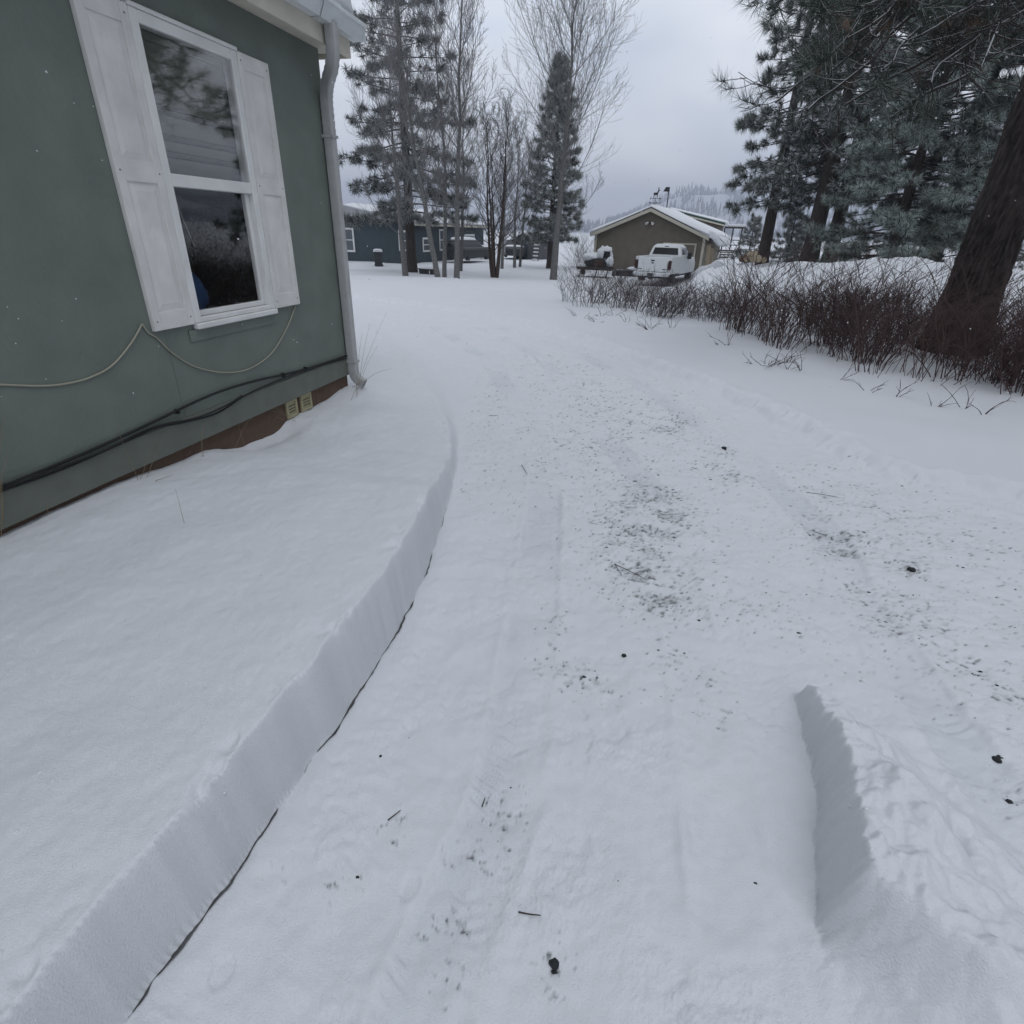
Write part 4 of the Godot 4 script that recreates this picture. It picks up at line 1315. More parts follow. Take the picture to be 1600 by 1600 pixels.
func build_pickup() -> void:
	var p := at_depth(1016, 442, 34.0)
	p.y = base_y(p.x, p.z) + 0.06
	var t := thing("pickup_truck", "white pickup truck with its tailgate towards the drive", "truck", p, deg_to_rad(-15))
	var b := MB.new()                                   # bed walls, from the bumper forwards
	for s in [-1.0, 1.0]:
		var x0: float = min(s * 1.0, s * 0.86)
		var x1: float = max(s * 1.0, s * 0.86)
		b.loft([ring(0.62, x0, x1, -2.25, -0.06, 0.05), ring(1.0, x0, x1, -2.25, -0.06, 0.05), ring(1.42, x0 + 0.01, x1 - 0.01, -2.25, -0.06, 0.05), ring(1.46, x0 + 0.03, x1 - 0.03, -2.22, -0.09, 0.03)])
	b.box(Vector3(-0.86, 0.70, -2.25), Vector3(0.86, 0.78, -0.06))
	obj("bed", b, M.truck_paint, t)
	obj("tailgate", bx(Vector3(-0.80, 0.72, -0.055), Vector3(0.80, 1.44, 0.02), 0.03), M.truck_paint, t)
	var tg := obj("tailgate_handle", bx(Vector3(-0.10, 1.25, 0.021), Vector3(0.10, 1.31, 0.035), 0.01), M.dark_metal, t)
	tg.set_meta("label", "dark tailgate latch")
	var em := MB.new()
	em.loft([ring(0, -0.07, 0.07, -0.03, 0.03, 0.028), ring(0.012, -0.065, 0.065, -0.027, 0.027, 0.025)])
	var emo := obj("badge", em, M.dark_metal, t)
	emo.position = Vector3(0, 1.16, 0.021)
	emo.rotation.x = PI / 2
	for s in [-1.0, 1.0]:
		obj("badge", bx(Vector3(s * 0.66 - 0.10, 0.84, 0.021), Vector3(s * 0.66 + 0.10, 0.88, 0.026)), M.dark_metal, t)
		obj("tail_light", bx(Vector3(s * 0.92 - 0.075, 0.86, -0.12), Vector3(s * 0.92 + 0.086, 1.30, 0.025), 0.02), M.tail_light, t)
		obj("mirror", bx(Vector3(s * 1.12 - 0.12, 1.30, -3.62), Vector3(s * 1.12 + 0.12, 1.66, -3.45), 0.04), M.dark_metal, t)
	var bm := MB.new()
	bm.loft([ring(0.50, -0.92, 0.92, -0.05, 0.22, 0.08), ring(0.56, -0.99, 0.99, -0.06, 0.27, 0.1), ring(0.68, -0.99, 0.99, -0.06, 0.27, 0.1), ring(0.70, -0.96, 0.96, -0.05, 0.24, 0.08)])
	var bp := obj("bumper", bm, M.truck_paint, t)
	obj("licence_plate", bx(Vector3(-0.16, 0.52, 0.271), Vector3(0.16, 0.67, 0.278)), M.plastic_grey, bp)
	obj("tow_hitch", bx(Vector3(-0.06, 0.36, -0.3), Vector3(0.06, 0.46, 0.30), 0.01), M.dark_metal, t)
	obj("chassis", bx(Vector3(-0.85, 0.42, -5.6), Vector3(0.85, 0.62, -0.1), 0.02), M.dark_metal, t)
	obj("axle", pipe([Vector3(-0.8, 0.42, -1.15), Vector3(0.8, 0.42, -1.15)], 0.09, 8, 1), M.dark_metal, t)
	var c := MB.new()
	c.loft([ring(0.55, -1.0, 1.0, -4.35, -2.27, 0.08), ring(0.95, -1.01, 1.01, -4.35, -2.27, 0.09), ring(1.40, -0.99, 0.99, -4.35, -2.28, 0.09), ring(1.50, -0.94, 0.94, -4.30, -2.30, 0.09)])
	obj("cab", c, M.truck_paint, t)
	var rf := MB.new()
	rf.loft([ring(1.50, -0.93, 0.93, -4.28, -2.31, 0.09), ring(1.92, -0.80, 0.80, -3.80, -2.48, 0.14), ring(1.99, -0.74, 0.74, -3.7, -2.55, 0.14), ring(2.01, -0.5, 0.5, -3.5, -2.75, 0.14)])
	obj("cab_roof", rf, M.truck_paint, t)
	var rw := MB.new()
	rw.quad(Vector3(-0.74, 1.53, -2.304), Vector3(0.74, 1.53, -2.304), Vector3(0.66, 1.87, -2.452), Vector3(-0.66, 1.87, -2.452), Vector3(0, 0.3, 1))
	obj("rear_window", rw, M.dark_glass, t)
	for s in [-1.0, 1.0]:
		var sw := MB.new()
		sw.quad(Vector3(s * 0.926, 1.54, -2.55), Vector3(s * 0.926, 1.54, -4.0), Vector3(s * 0.825, 1.86, -3.72), Vector3(s * 0.825, 1.86, -2.68), Vector3(s, 0.3, 0))
		obj("side_window", sw, M.dark_glass, t)
	obj("brake_light", bx(Vector3(-0.12, 1.925, -2.52), Vector3(0.12, 1.96, -2.47), 0.01), M.tail_light, t)
	var hd := MB.new()
	hd.loft([ring(0.55, -1.0, 1.0, -6.0, -4.36, 0.15), ring(1.0, -1.0, 1.0, -6.05, -4.36, 0.2), ring(1.30, -0.94, 0.94, -5.95, -4.36, 0.2), ring(1.38, -0.8, 0.8, -5.8, -4.4, 0.2)])
	obj("hood", hd, M.truck_paint, t)
	for q in [[-0.84, -1.15], [0.84, -1.15], [-0.84, -5.1], [0.84, -5.1]]:
		wheel_at(t, Vector3(q[0], 0.42, q[1]), 0.42, 0.28)
	var sn := MB.new()
	sn.loft([ring(0.80, -0.84, 0.84, -2.2, -0.08, 0.08), ring(1.20, -0.84, 0.84, -2.2, -0.10, 0.1), ring(1.36, -0.6, 0.6, -2.0, -0.4, 0.3), ring(1.40, -0.3, 0.3, -1.5, -0.8, 0.3)])
	var s1 := obj("bed_snow", sn, M.snow_plain)
	s1.transform = t.transform
	tag(s1, "snow heaped in the white pickup's bed", "snow")
	sn = MB.new()
	sn.loft([ring(1.992, -0.72, 0.72, -3.72, -2.56, 0.14), ring(2.05, -0.66, 0.66, -3.6, -2.62, 0.2), ring(2.075, -0.3, 0.3, -3.3, -2.9, 0.2)])
	var s2 := obj("cab_snow", sn, M.snow_plain)
	s2.transform = t.transform
	tag(s2, "thin snow on the white pickup's cab roof", "snow")

func make_suv(called: String, label: String, p: Vector3, turn: float, snow_label: String) -> void:
	var t := thing(called, label, "car", p, turn, "")
	var b := MB.new()
	b.loft([ring(0.30, -0.86, 0.86, -4.5, -0.06, 0.25), ring(0.55, -0.93, 0.93, -4.6, 0.0, 0.3), ring(0.85, -0.94, 0.94, -4.6, 0.02, 0.3), ring(1.02, -0.90, 0.90, -4.5, -0.05, 0.3), ring(1.08, -0.84, 0.84, -4.3, -0.1, 0.3)])
	obj("body", b, M.dark_paint, t)
	b = MB.new()
	b.loft([ring(1.08, -0.82, 0.82, -3.35, -0.10, 0.25), ring(1.35, -0.74, 0.74, -2.95, -0.22, 0.25), ring(1.60, -0.64, 0.64, -2.5, -0.45, 0.25), ring(1.66, -0.5, 0.5, -2.3, -0.6, 0.25)])
	obj("cabin", b, M.dark_paint, t)
	var w := MB.new()
	w.quad(Vector3(-0.62, 1.14, -0.085), Vector3(0.62, 1.14, -0.085), Vector3(0.50, 1.52, -0.345), Vector3(-0.50, 1.52, -0.345), Vector3(0, 0.4, 1))
	obj("rear_window", w, M.dark_glass, t)
	for s in [-1.0, 1.0]:
		w = MB.new()
		w.quad(Vector3(s * 0.815, 1.13, -0.5), Vector3(s * 0.815, 1.13, -3.0), Vector3(s * 0.678, 1.52, -2.45), Vector3(s * 0.678, 1.52, -0.75), Vector3(s, 0.4, 0))
		obj("side_window", w, M.dark_glass, t)
		obj("tail_light", bx(Vector3(s * 0.80 - 0.1, 0.78, -0.15), Vector3(s * 0.80 + 0.1, 0.95, 0.03), 0.02), M.tail_light, t)
	obj("licence_plate", bx(Vector3(-0.18, 0.62, 0.021), Vector3(0.18, 0.74, 0.03)), M.plastic_grey, t)
	for q in [[-0.82, -0.85], [0.82, -0.85], [-0.82, -3.65], [0.82, -3.65]]:
		wheel_at(t, Vector3(q[0], 0.34, q[1]), 0.34, 0.24)
	var sn := MB.new()
	sn.loft([ring(1.60, -0.65, 0.65, -2.52, -0.43, 0.25), ring(1.74, -0.60, 0.60, -2.4, -0.5, 0.3), ring(1.80, -0.3, 0.3, -2.0, -0.9, 0.28)])
	sn.loft([ring(1.06, -0.84, 0.84, -4.3, -3.3, 0.2), ring(1.16, -0.75, 0.75, -4.2, -3.1, 0.25), ring(1.20, -0.4, 0.4, -3.9, -3.2, 0.25)])
	var st := thing("car_snow", snow_label, "snow", p, turn)
	obj("snow_cap", sn, M.snow_plain, st)

func build_yard_things() -> void:
	build_pickup()
	# cars by the blue-grey house
	var p := at_depth(708, 411, 46.0)
	make_suv("parked_car", "dark car with snow on its roof beside the blue-grey house", Vector3(p.x, base_y(p.x, p.z) + 0.06, p.z), deg_to_rad(-16), "snow on the roof and bonnet of the car beside the house")
	p = at_depth(797, 406, 60.0)
	make_suv("parked_car", "dark snow-capped car standing beside the small grey shed", Vector3(p.x, base_y(p.x, p.z), p.z), deg_to_rad(-160), "snow on the car beside the small grey shed")
	# wheelie bin
	p = at_depth(592, 416, 39.0)
	p.y = base_y(p.x, p.z) - 0.1
	var t := thing("wheeled_bin", "dark grey wheeled bin capped with snow by the blue-grey house", "bin", p, deg_to_rad(25))
	var b := MB.new()
	b.loft([ring(0.0, -0.24, 0.24, -0.28, 0.22, 0.05), ring(0.9, -0.29, 0.29, -0.34, 0.30, 0.06)])
	obj("body", b, M.plastic_grey, t)
	b = MB.new()
	b.loft([ring(0.902, -0.31, 0.31, -0.37, 0.33, 0.06), ring(0.95, -0.31, 0.31, -0.37, 0.33, 0.06), ring(1.0, -0.26, 0.26, -0.3, 0.27, 0.06)])
	obj("lid", b, M.plastic_grey, t)
	for s in [-1.0, 1.0]: wheel_at(t, Vector3(s * 0.27, 0.12, -0.32), 0.12, 0.06)
	obj("handle", pipe([Vector3(-0.25, 0.93, -0.37), Vector3(-0.22, 0.96, -0.45), Vector3(0.22, 0.96, -0.45), Vector3(0.25, 0.93, -0.37)], 0.02, 6, 3), M.plastic_grey, t)
	var sn := thing("bin_snow", "rounded cap of snow on the wheeled bin's lid", "snow", p, deg_to_rad(25))
	b = MB.new()
	b.loft([ring(0.985, -0.3, 0.3, -0.36, 0.32, 0.08), ring(1.08, -0.31, 0.31, -0.36, 0.33, 0.12), ring(1.15, -0.24, 0.24, -0.28, 0.25, 0.14), ring(1.17, -0.12, 0.12, -0.15, 0.12, 0.1)])
	obj("snow_cap", b, M.snow_plain, sn)
	# black tub between the trunks
	p = at_depth(669, 428, 32.5)
	p.y = base_y(p.x, p.z) - 0.05
	t = thing("black_tub", "low black tub half sunk in snow beside the pine trunk", "tub", p, deg_to_rad(-12))
	b = MB.new()
	b.loft([ring(0.0, -0.42, 0.42, -0.3, 0.3, 0.12), ring(0.30, -0.47, 0.47, -0.34, 0.34, 0.13), ring(0.31, -0.50, 0.50, -0.37, 0.37, 0.14), ring(0.34, -0.50, 0.50, -0.37, 0.37, 0.14), ring(0.34, -0.45, 0.45, -0.32, 0.32, 0.12), ring(0.2, -0.44, 0.44, -0.31, 0.31, 0.12)])
	obj("basin", b, M.dark_metal, t)
	obj("tag_strip", bx(Vector3(0.30, 0.10, 0.345), Vector3(0.34, 0.25, 0.36)), M.lamp_white, t)
	b = MB.new()
	b.loft([ring(0.2, -0.43, 0.43, -0.3, 0.3, 0.12), ring(0.36, -0.4, 0.4, -0.28, 0.28, 0.14), ring(0.41, -0.2, 0.2, -0.12, 0.12, 0.1)])
	var bs := obj("tub_snow", b, M.snow_plain)
	bs.transform = t.transform
	tag(bs, "snow filling the low black tub", "snow")
	# wheel at the corner of the blue-grey house
	p = at_depth(535, 410, 41.0)
	t = thing("spare_wheel", "black tyred wheel with pale hub standing by the blue-grey house", "wheel", Vector3(p.x, base_y(p.x, p.z) + 0.26, p.z), deg_to_rad(70))
	b = MB.new()
	b.tube(PackedVector3Array([Vector3(-0.1, 0, 0), Vector3(-0.08, 0, 0), Vector3(0.08, 0, 0), Vector3(0.1, 0, 0)]), PackedFloat32Array([0.27, 0.32, 0.32, 0.27]), 18, true)
	obj("tyre", b, M.black_rubber, t)
	b = MB.new()
	b.tube(PackedVector3Array([Vector3(-0.11, 0, 0), Vector3(0.11, 0, 0)]), PackedFloat32Array([0.17, 0.17]), 14, true)
	obj("hub", b, M.lamp_white, t)
	# grey shed with a snowy ladder
	p = at_depth(818, 405, 57.0)
	p.y = base_y(p.x, p.z) - 0.2
	t = thing("grey_shed", "small grey gabled shed with a snowy ladder against it", "shed", p, deg_to_rad(-28))
	b = MB.new()
	prism(b, [Vector2(-1.3, -0.2), Vector2(1.3, -0.2), Vector2(1.3, 1.75), Vector2(0, 2.35), Vector2(-1.3, 1.75)], 0, -3.0)
	obj("walls", b, M.grey_siding, t)
	for s in [-1.0, 1.0]:
		b = MB.new()
		prism(b, [Vector2(s * 1.45, 1.70), Vector2(0, 2.37), Vector2(0, 2.44), Vector2(s * 1.45, 1.77)], 0.15, -3.15)
		obj("roof", b, M.dark_metal, t)
	obj("door", bx(Vector3(-0.45, -0.15, 0.003), Vector3(0.45, 1.6, 0.04), 0.01), M.blue_siding, t)
	b = MB.new()
	for s in [-1.0, 1.0]:
		prism(b, [Vector2(s * 1.5, 1.78), Vector2(s * 0.001, 2.445), Vector2(s * 0.001, 2.60), Vector2(s * 1.45, 1.96)], 0.16, -3.16)
	var ss := obj("shed_snow", b, M.snow_plain)
	ss.transform = t.transform
	tag(ss, "snow on the small grey shed's roof", "snow")
	var q := at_depth(836, 404, 55.0)
	var ld := thing("ladder", "snow caked ladder leaning against the small grey shed", "ladder", Vector3(q.x, base_y(q.x, q.z) - 0.1, q.z), deg_to_rad(-10))
	for s in [-1.0, 1.0]:
		b = MB.new()
		b.obox(Transform3D(Basis(Vector3(1, 0, 0), -0.2) * Basis(Vector3(0, 0, 1), 0.05), Vector3(s * 0.24, 0.95, -0.2)), Vector3(0.03, 1.0, 0.04))
		obj("rail", b, M.deck_wood, ld)
	for k in 6:
		obj("rung", bx(Vector3(-0.26, 0.15 + k * 0.3, -0.12 - k * 0.06), Vector3(0.26, 0.25 + k * 0.3, 0.02 - k * 0.06), 0.02), M.snow_plain, ld)
	# snow covered machine on a trailer in front of the garage
	p = at_depth(933, 428, 37.0)
	p.y = base_y(p.x, p.z)
	t = thing("flat_trailer", "dark flat trailer carrying a snow buried machine by the garage", "trailer", p, deg_to_rad(-8))
	obj("deck", bx(Vector3(-1.1, 0.42, -0.9), Vector3(0.95, 0.50, 0.6), 0.01), M.rust_metal, t)
	obj("side_rail", bx(Vector3(-1.15, 0.50, 0.56), Vector3(1.0, 0.58, 0.62), 0.01), M.dark_metal, t)
	for x in [-0.85, 0.1, 0.75]:
		var lg := MB.new()
		lg.tube(PackedVector3Array([Vector3(x, 0.44, 0.5), Vector3(x - 0.12, -0.1, 0.6)]), PackedFloat32Array([0.035, 0.035]), 6, true)
		obj("leg", lg, M.dark_metal, t)
	for s in [-1.0, 1.0]: wheel_at(t, Vector3(s * 0.95, 0.24, -0.3), 0.26, 0.18)
	var m := thing("snow_machine", "snowed over machine on the dark flat trailer", "vehicle", t.transform * Vector3(0, 0.50, -0.1), deg_to_rad(-8))
	b = MB.new()
	b.loft([ring(0.08, -0.75, 0.80, -0.3, 0.3, 0.12), ring(0.35, -0.85, 0.85, -0.34, 0.34, 0.15), ring(0.55, -0.5, 0.75, -0.28, 0.28, 0.15)])
	obj("body", b, M.dark_metal, m)
	obj("engine_block", bx(Vector3(-0.2, 0.10, 0.30), Vector3(0.35, 0.45, 0.42), 0.03), M.rust_metal, m)
	obj("wind_shield", bx(Vector3(0.30, 0.55, 0.20), Vector3(0.72, 0.95, 0.34), 0.05), M.dark_glass, m)
	for s in [-1.0, 1.0]:
		obj("ski", bx(Vector3(-1.05, 0.0, s * 0.30 - 0.06), Vector3(0.9, 0.07, s * 0.30 + 0.06), 0.02), M.dark_metal, m)
	obj("handlebar", pipe([Vector3(0.28, 0.8, -0.35), Vector3(0.25, 0.88, 0), Vector3(0.28, 0.8, 0.35)], 0.025, 6, 3), M.dark_metal, m)
	var cap := thing("machine_snow", "lumpy snow piled on the machine on the trailer", "snow", m.position, deg_to_rad(-8))
	obj("snow_lump", blob(Vector3(0.35, 0.80, 0.0), Vector3(0.50, 0.42, 0.34), 3, 0.5), M.snow_plain, cap)
	obj("snow_lump", blob(Vector3(-0.45, 0.58, 0.0), Vector3(0.55, 0.26, 0.36), 4, 0.5), M.snow_plain, cap)
	obj("snow_lump", blob(Vector3(0.72, 0.40, 0.22), Vector3(0.24, 0.30, 0.22), 8, 0.5), M.snow_plain, cap)
	obj("snow_lump", blob(Vector3(-0.95, 0.10, 0.2), Vector3(0.30, 0.14, 0.25), 9, 0.5), M.snow_plain, cap)
	# low flat sled between the trailer and the truck
	p = at_depth(983, 423, 40.0)
	p.y = base_y(p.x, p.z)
	t = thing("low_sled", "low dark sled with snow on it between trailer and pickup", "sled", p, 0.1)
	obj("deck", bx(Vector3(-0.95, 0.25, -0.5), Vector3(0.8, 0.34, 0.4), 0.02), M.dark_metal, t)
	for s in [-1.0, 1.0]: obj("runner", bx(Vector3(-0.9, -0.05, s * 0.3 - 0.04), Vector3(0.75, 0.25, s * 0.3 + 0.04), 0.01), M.dark_metal, t)
	var ls := obj("sled_snow", blob(Vector3(0.25, 0.42, 0), Vector3(0.42, 0.14, 0.3), 12, 0.3), M.snow_plain)
	ls.transform = t.transform
	tag(ls, "small snow heap on the low dark sled", "snow")
	# split logs under the pines
	var k := 0
	for q2 in [[1163, 405, 0.16], [1170, 403, 0.19], [1177, 405, 0.17], [1184, 404, 0.2], [1190, 406, 0.15], [1172, 397, 0.16], [1180, 396, 0.17]]:
		p = at_depth(q2[0], q2[1], 33.0)
		var lg := thing("firewood_log", "cut log in the small firewood heap below the pines", "log", p, rng.randf_range(-0.5, 0.5), "logs in the firewood heap")
		b = MB.new()
		b.tube(PackedVector3Array([Vector3(0, 0, 0.22), Vector3(0, 0, -0.3)]), PackedFloat32Array([q2[2], q2[2] * 0.95]), 9, true)
		obj("bark", b, M.wood_orange, lg)
		b = MB.new()
		b.tube(PackedVector3Array([Vector3(0, 0, 0.221), Vector3(0, 0, 0.225)]), PackedFloat32Array([q2[2] * 0.9, q2[2] * 0.88]), 9, true)
		obj("cut_face", b, M.pale_board, lg)
		k += 1
	p = at_depth(1308, 405, 30.0)
	p.y = max(p.y, base_y(p.x, p.z))
	t = thing("wooden_bench", "small weathered wooden bench in front of the bushy pine", "bench", p, 0.4)
	t.scale = Vector3(0.8, 0.6, 0.8)
	for y in [0.36, 0.62, 0.78]:
		obj("slat", bx(Vector3(-0.45, y, -0.2 if y < 0.5 else -0.22), Vector3(0.45, y + 0.07, 0.2 if y < 0.5 else -0.18), 0.008), M.wood_orange, t)
	for s in [-1.0, 1.0]:
		obj("leg", bx(Vector3(s * 0.4 - 0.03, -0.2, -0.26), Vector3(s * 0.4 + 0.03, 0.86, -0.225)), M.wood_orange, t)
		obj("leg", bx(Vector3(s * 0.4 - 0.03, -0.2, 0.14), Vector3(s * 0.4 + 0.03, 0.355, 0.19)), M.wood_orange, t)

# ---------------------------------------------------------------- trees
func tuft_mesh(count: int, width: float, spread: float, frost: float, seed_: int, green := Color(0.055, 0.075, 0.066), white := Color(0.34, 0.37, 0.40)) -> ArrayMesh:
	# a spray of needles round +y, one unit long; some needles carry frost
	var r := RandomNumberGenerator.new()
	r.seed = seed_
	var b := MB.new()
	for i in count:
		var th := deg_to_rad(r.randf_range(8.0, spread))
		var ph := r.randf() * TAU
		var d := Vector3(sin(th) * cos(ph), cos(th), sin(th) * sin(ph))
		var o := Vector3(0, r.randf_range(-0.45, 0.15), 0)
		var s := d.cross(Vector3(r.randf() - 0.5, r.randf() - 0.5, r.randf() - 0.5)).normalized() * width
		var g := r.randf_range(0.7, 1.25)
		b.col = (white if r.randf() < frost else green) * g
		b.tri(o - s, o + s, o + d * r.randf_range(0.75, 1.05), d.cross(s))
	return b.mesh()

func toward(d: Vector3) -> Basis:
	var y := d.normalized()
	var x := y.cross(Vector3(0.31, 0.2, 0.93)).normalized()
	return Basis(x, y, x.cross(y))

func pine(called: String, label: String, group: String, pos: Vector3, H: float, crown0: float, R: float, trunk_r: float, opt: Dictionary, seed_: int) -> Node3D:
	var r := RandomNumberGenerator.new()
	r.seed = seed_
	var t := thing(called, label, "tree", pos, 0.0, group)
	var tr := MB.new()
	var tp := PackedVector3Array()
	var rr := PackedFloat32Array()
	var lean := Vector3(r.randf_range(-1, 1), 0, r.randf_range(-1, 1)) * 0.012 * H
	for i in 15:
		var s := i / 14.0
		tp.append(Vector3(0, -0.4 + (H + 0.4) * s, 0) + lean * s * s + Vector3(r.randf_range(-1, 1), 0, r.randf_range(-1, 1)) * 0.02 * s)
		rr.append(trunk_r * (1.0 - 0.93 * s) * (1.25 if i == 0 else 1.0) + 0.01)
	tr.tube(tp, rr, 10)
	obj("trunk", tr, M.pine_bark, t)
	var lb := MB.new()
	lb.col = opt.get("limb", Color(0.07, 0.058, 0.052))
	var xf: Array = []
	var cs := PackedColorArray()
	var ts: float = opt.get("tuft", 0.3)
	var step: float = opt.get("step", 0.35)
	var tint: Color = opt.get("tint", Color.WHITE)
	var power: float = opt.get("power", 0.7)
	var droop: float = opt.get("droop", 0.25)
	var bottom: float = opt.get("bottom", 0.6)
	var y := crown0
	var az := r.randf() * TAU
	while y < H - 0.15:
		var s := (y - crown0) / (H - crown0)
		for k in opt.get("per", 3):
			az += 2.399 + r.randf_range(-0.4, 0.4)
			var L: float = R * pow(1.0 - s, power) * lerpf(bottom, 1.0, min(1.0, s * 4.0)) * r.randf_range(0.55, 1.12) + 0.15
			var out := Vector3(cos(az), 0, sin(az))
			var up := tan(deg_to_rad(lerpf(opt.get("a0", 2.0), 48.0, s * s) + r.randf_range(-9, 9)))
			var st := Vector3(0, y + r.randf_range(-0.15, 0.15), 0) + lean * pow((y + 0.4) / H, 2.0)
			var side := out.cross(Vector3.UP)
			var bend := r.randf_range(-0.25, 0.25)
			var pts := PackedVector3Array()
			var rd := PackedFloat32Array()
			var br := 0.012 + 0.010 * L
			for i in 7:
				var u := i / 6.0
				pts.append(st + out * L * u + side * L * bend * u * u + Vector3.UP * L * (up * u - droop * u * u * 1.2 + droop * 0.9 * u * u * u))
				rd.append(br * (1.0 - 0.8 * u))
			lb.tube(pts, rd, 4)
			var u := 0.30 + r.randf() * 0.1
			var sg := 1.0
			while u <= 1.0:
				var f := u * 6.0
				var i := mini(int(f), 5)
				var p := pts[i].lerp(pts[i + 1], f - i)
				var along := (pts[i + 1] - pts[i]).normalized()
				var ln := L * r.randf_range(0.16, 0.38) * (1.15 - 0.6 * u)
				var dir := (along * 0.75 + side * sg * r.randf_range(0.5, 1.0) + Vector3.UP * r.randf_range(-0.15, 0.35)).normalized()
				sg = -sg
				var e := p + dir * ln
				lb.tube(PackedVector3Array([p, e]), PackedFloat32Array([br * 0.35, br * 0.18]), 3)
				var m: int = max(1, int(ln / (ts * 0.75)))
				for q in m:
					if r.randf() > opt.get("full", 1.0): continue
					var sc := ts * r.randf_range(0.75, 1.25)
					var pp := p.lerp(e, (q + 1.0) / m) + Vector3(r.randf_range(-1, 1), r.randf_range(-1, 1), r.randf_range(-1, 1)) * ts * 0.25
					xf.append(Transform3D(toward(dir + Vector3.UP * 0.45).rotated(dir, r.randf() * TAU).scaled(Vector3(sc, sc, sc)), pp))
					cs.append(tint * r.randf_range(0.75, 1.25))
				u += step / max(L, 0.5)
			for q in 2:
				var sc := ts * r.randf_range(0.9, 1.3)
				xf.append(Transform3D(toward(pts[6] - pts[5] + Vector3.UP * 0.1).scaled(Vector3(sc, sc, sc)), pts[6] + Vector3(0, q * 0.05, 0)))
				cs.append(tint * r.randf_range(0.8, 1.25))
		y += opt.get("dy", 0.4) * r.randf_range(0.7, 1.3)
	for q in 6:
		xf.append(Transform3D(toward(Vector3(r.randf_range(-0.4, 0.4), 1, r.randf_range(-0.4, 0.4))).scaled(Vector3.ONE * ts), Vector3(0, H - 0.1 * q, 0) + lean))
		cs.append(tint)
	obj("branches", lb, M.pine_limb, t)
	swarm("crown", opt.mesh, xf, cs, M.needles, t).set_meta("kind", "stuff")
	return t

func grow(b: MB, r: RandomNumberGenerator, p: Vector3, d: Vector3, L: float, rad: float, depth: int, o: Dictionary) -> void:
	var n := 6 if depth == 0 else (4 if depth == 1 else 3)
	var pts := PackedVector3Array([p])
	var rd := PackedFloat32Array([rad])
	var dir := d.normalized()
	var q := p
	for i in n:
		dir = (dir + Vector3(r.randf_range(-1, 1), r.randf_range(-1, 1), r.randf_range(-1, 1)) * o.wobble + Vector3.UP * o.lift).normalized()
		q += dir * L / n
		pts.append(q)
		rd.append(max(rad * (1.0 - 0.75 * (i + 1.0) / n), o.thin))
	b.col = o.cols[depth] * r.randf_range(0.85, 1.15)
	b.tube(pts, rd, 5 if depth == 0 else 3)
	if depth >= o.deep: return
	var kids: int = o.kids[depth]
	for k in kids:
		var u := lerpf(o.from, 0.97, (k + r.randf()) / kids)
		var f := u * n
		var i := mini(int(f), n - 1)
		var s := pts[i].lerp(pts[i + 1], f - i)
		var along := (pts[i + 1] - pts[i]).normalized()
		var side := along.cross(Vector3(r.randf() - 0.5, r.randf() - 0.5, r.randf() - 0.5)).normalized()
		var ang := deg_to_rad(r.randf_range(o.ang.x, o.ang.y))
		grow(b, r, s, along * cos(ang) + side * sin(ang), L * r.randf_range(0.28, 0.5) * (1.15 - 0.6 * u), max(rad * 0.45 * (1.1 - u * 0.6), o.thin), depth + 1, o)

func aspen(called: String, label: String, group: String, pos: Vector3, H: float, R: float, trunk_r: float, lean: Vector3, opt: Dictionary, seed_: int) -> Node3D:
	var r := RandomNumberGenerator.new()
	r.seed = seed_
	var t := thing(called, label, "tree", pos, 0.0, group)
	var tr := MB.new()
	var cr := MB.new()
	var stems: int = opt.get("stems", 1)
	for sidx in stems:
		var az0 := TAU * sidx / stems + 0.5
		var off := Vector3(cos(az0), 0, sin(az0)) * (0.0 if stems == 1 else 1.0)
		var tp := PackedVector3Array()
		var rr := PackedFloat32Array()
		var w := Vector3.ZERO
		var hh := H * (1.0 if sidx == 0 else r.randf_range(0.72, 0.95))
		for i in 19:
			var s := i / 18.0
			w += Vector3(r.randf_range(-1, 1), 0, r.randf_range(-1, 1)) * 0.012 * hh * 0.8
			tp.append(Vector3(0, -0.35 + (hh + 0.35) * s, 0) + lean * sin(min(1.0, s * 1.2) * PI * 0.5) + w * s + off * (0.06 + 0.75 * pow(s, 0.8)))
			rr.append(trunk_r * pow(1.0 - s, 1.25) * (1.12 if i == 0 else 1.0) * (1.0 if stems == 1 else 0.6) + 0.006)
		tr.tube(tp, rr, 8)
		var y0: float = opt.get("from", 0.16)
		var count: int = opt.get("limbs", 34)
		for k in count:
			var s := lerpf(y0, 0.99, pow((k + r.randf()) / count, 0.9))
			var f := s * 18.0
			var i := mini(int(f), 17)
			var p := tp[i].lerp(tp[i + 1], f - i)
			var az := k * 2.399 + r.randf()
			var up := tan(deg_to_rad(lerpf(opt.get("a0", 22.0), 68.0, s) + r.randf_range(-12, 12)))
			var d := Vector3(cos(az), up, sin(az)).normalized()
			var hs := (s - y0) / (1.0 - y0)
			var L := R * (0.35 + 1.0 * sin(PI * clampf(0.22 + hs * 0.75, 0, 1))) * r.randf_range(0.7, 1.15) + 0.2
			grow(cr, r, p, d, L, clampf(rr[i] * 0.36, 0.007, 0.024), 0, opt.grow)
	obj("trunk", tr, opt.get("bark", M.aspen_bark), t)
	obj("crown", cr, M.twig, t)
	return t

func stand_at(px: float, py: float) -> Vector3:
	var p := hit(px, py)
	p.y = ground_y(p.x, p.z)
	return p

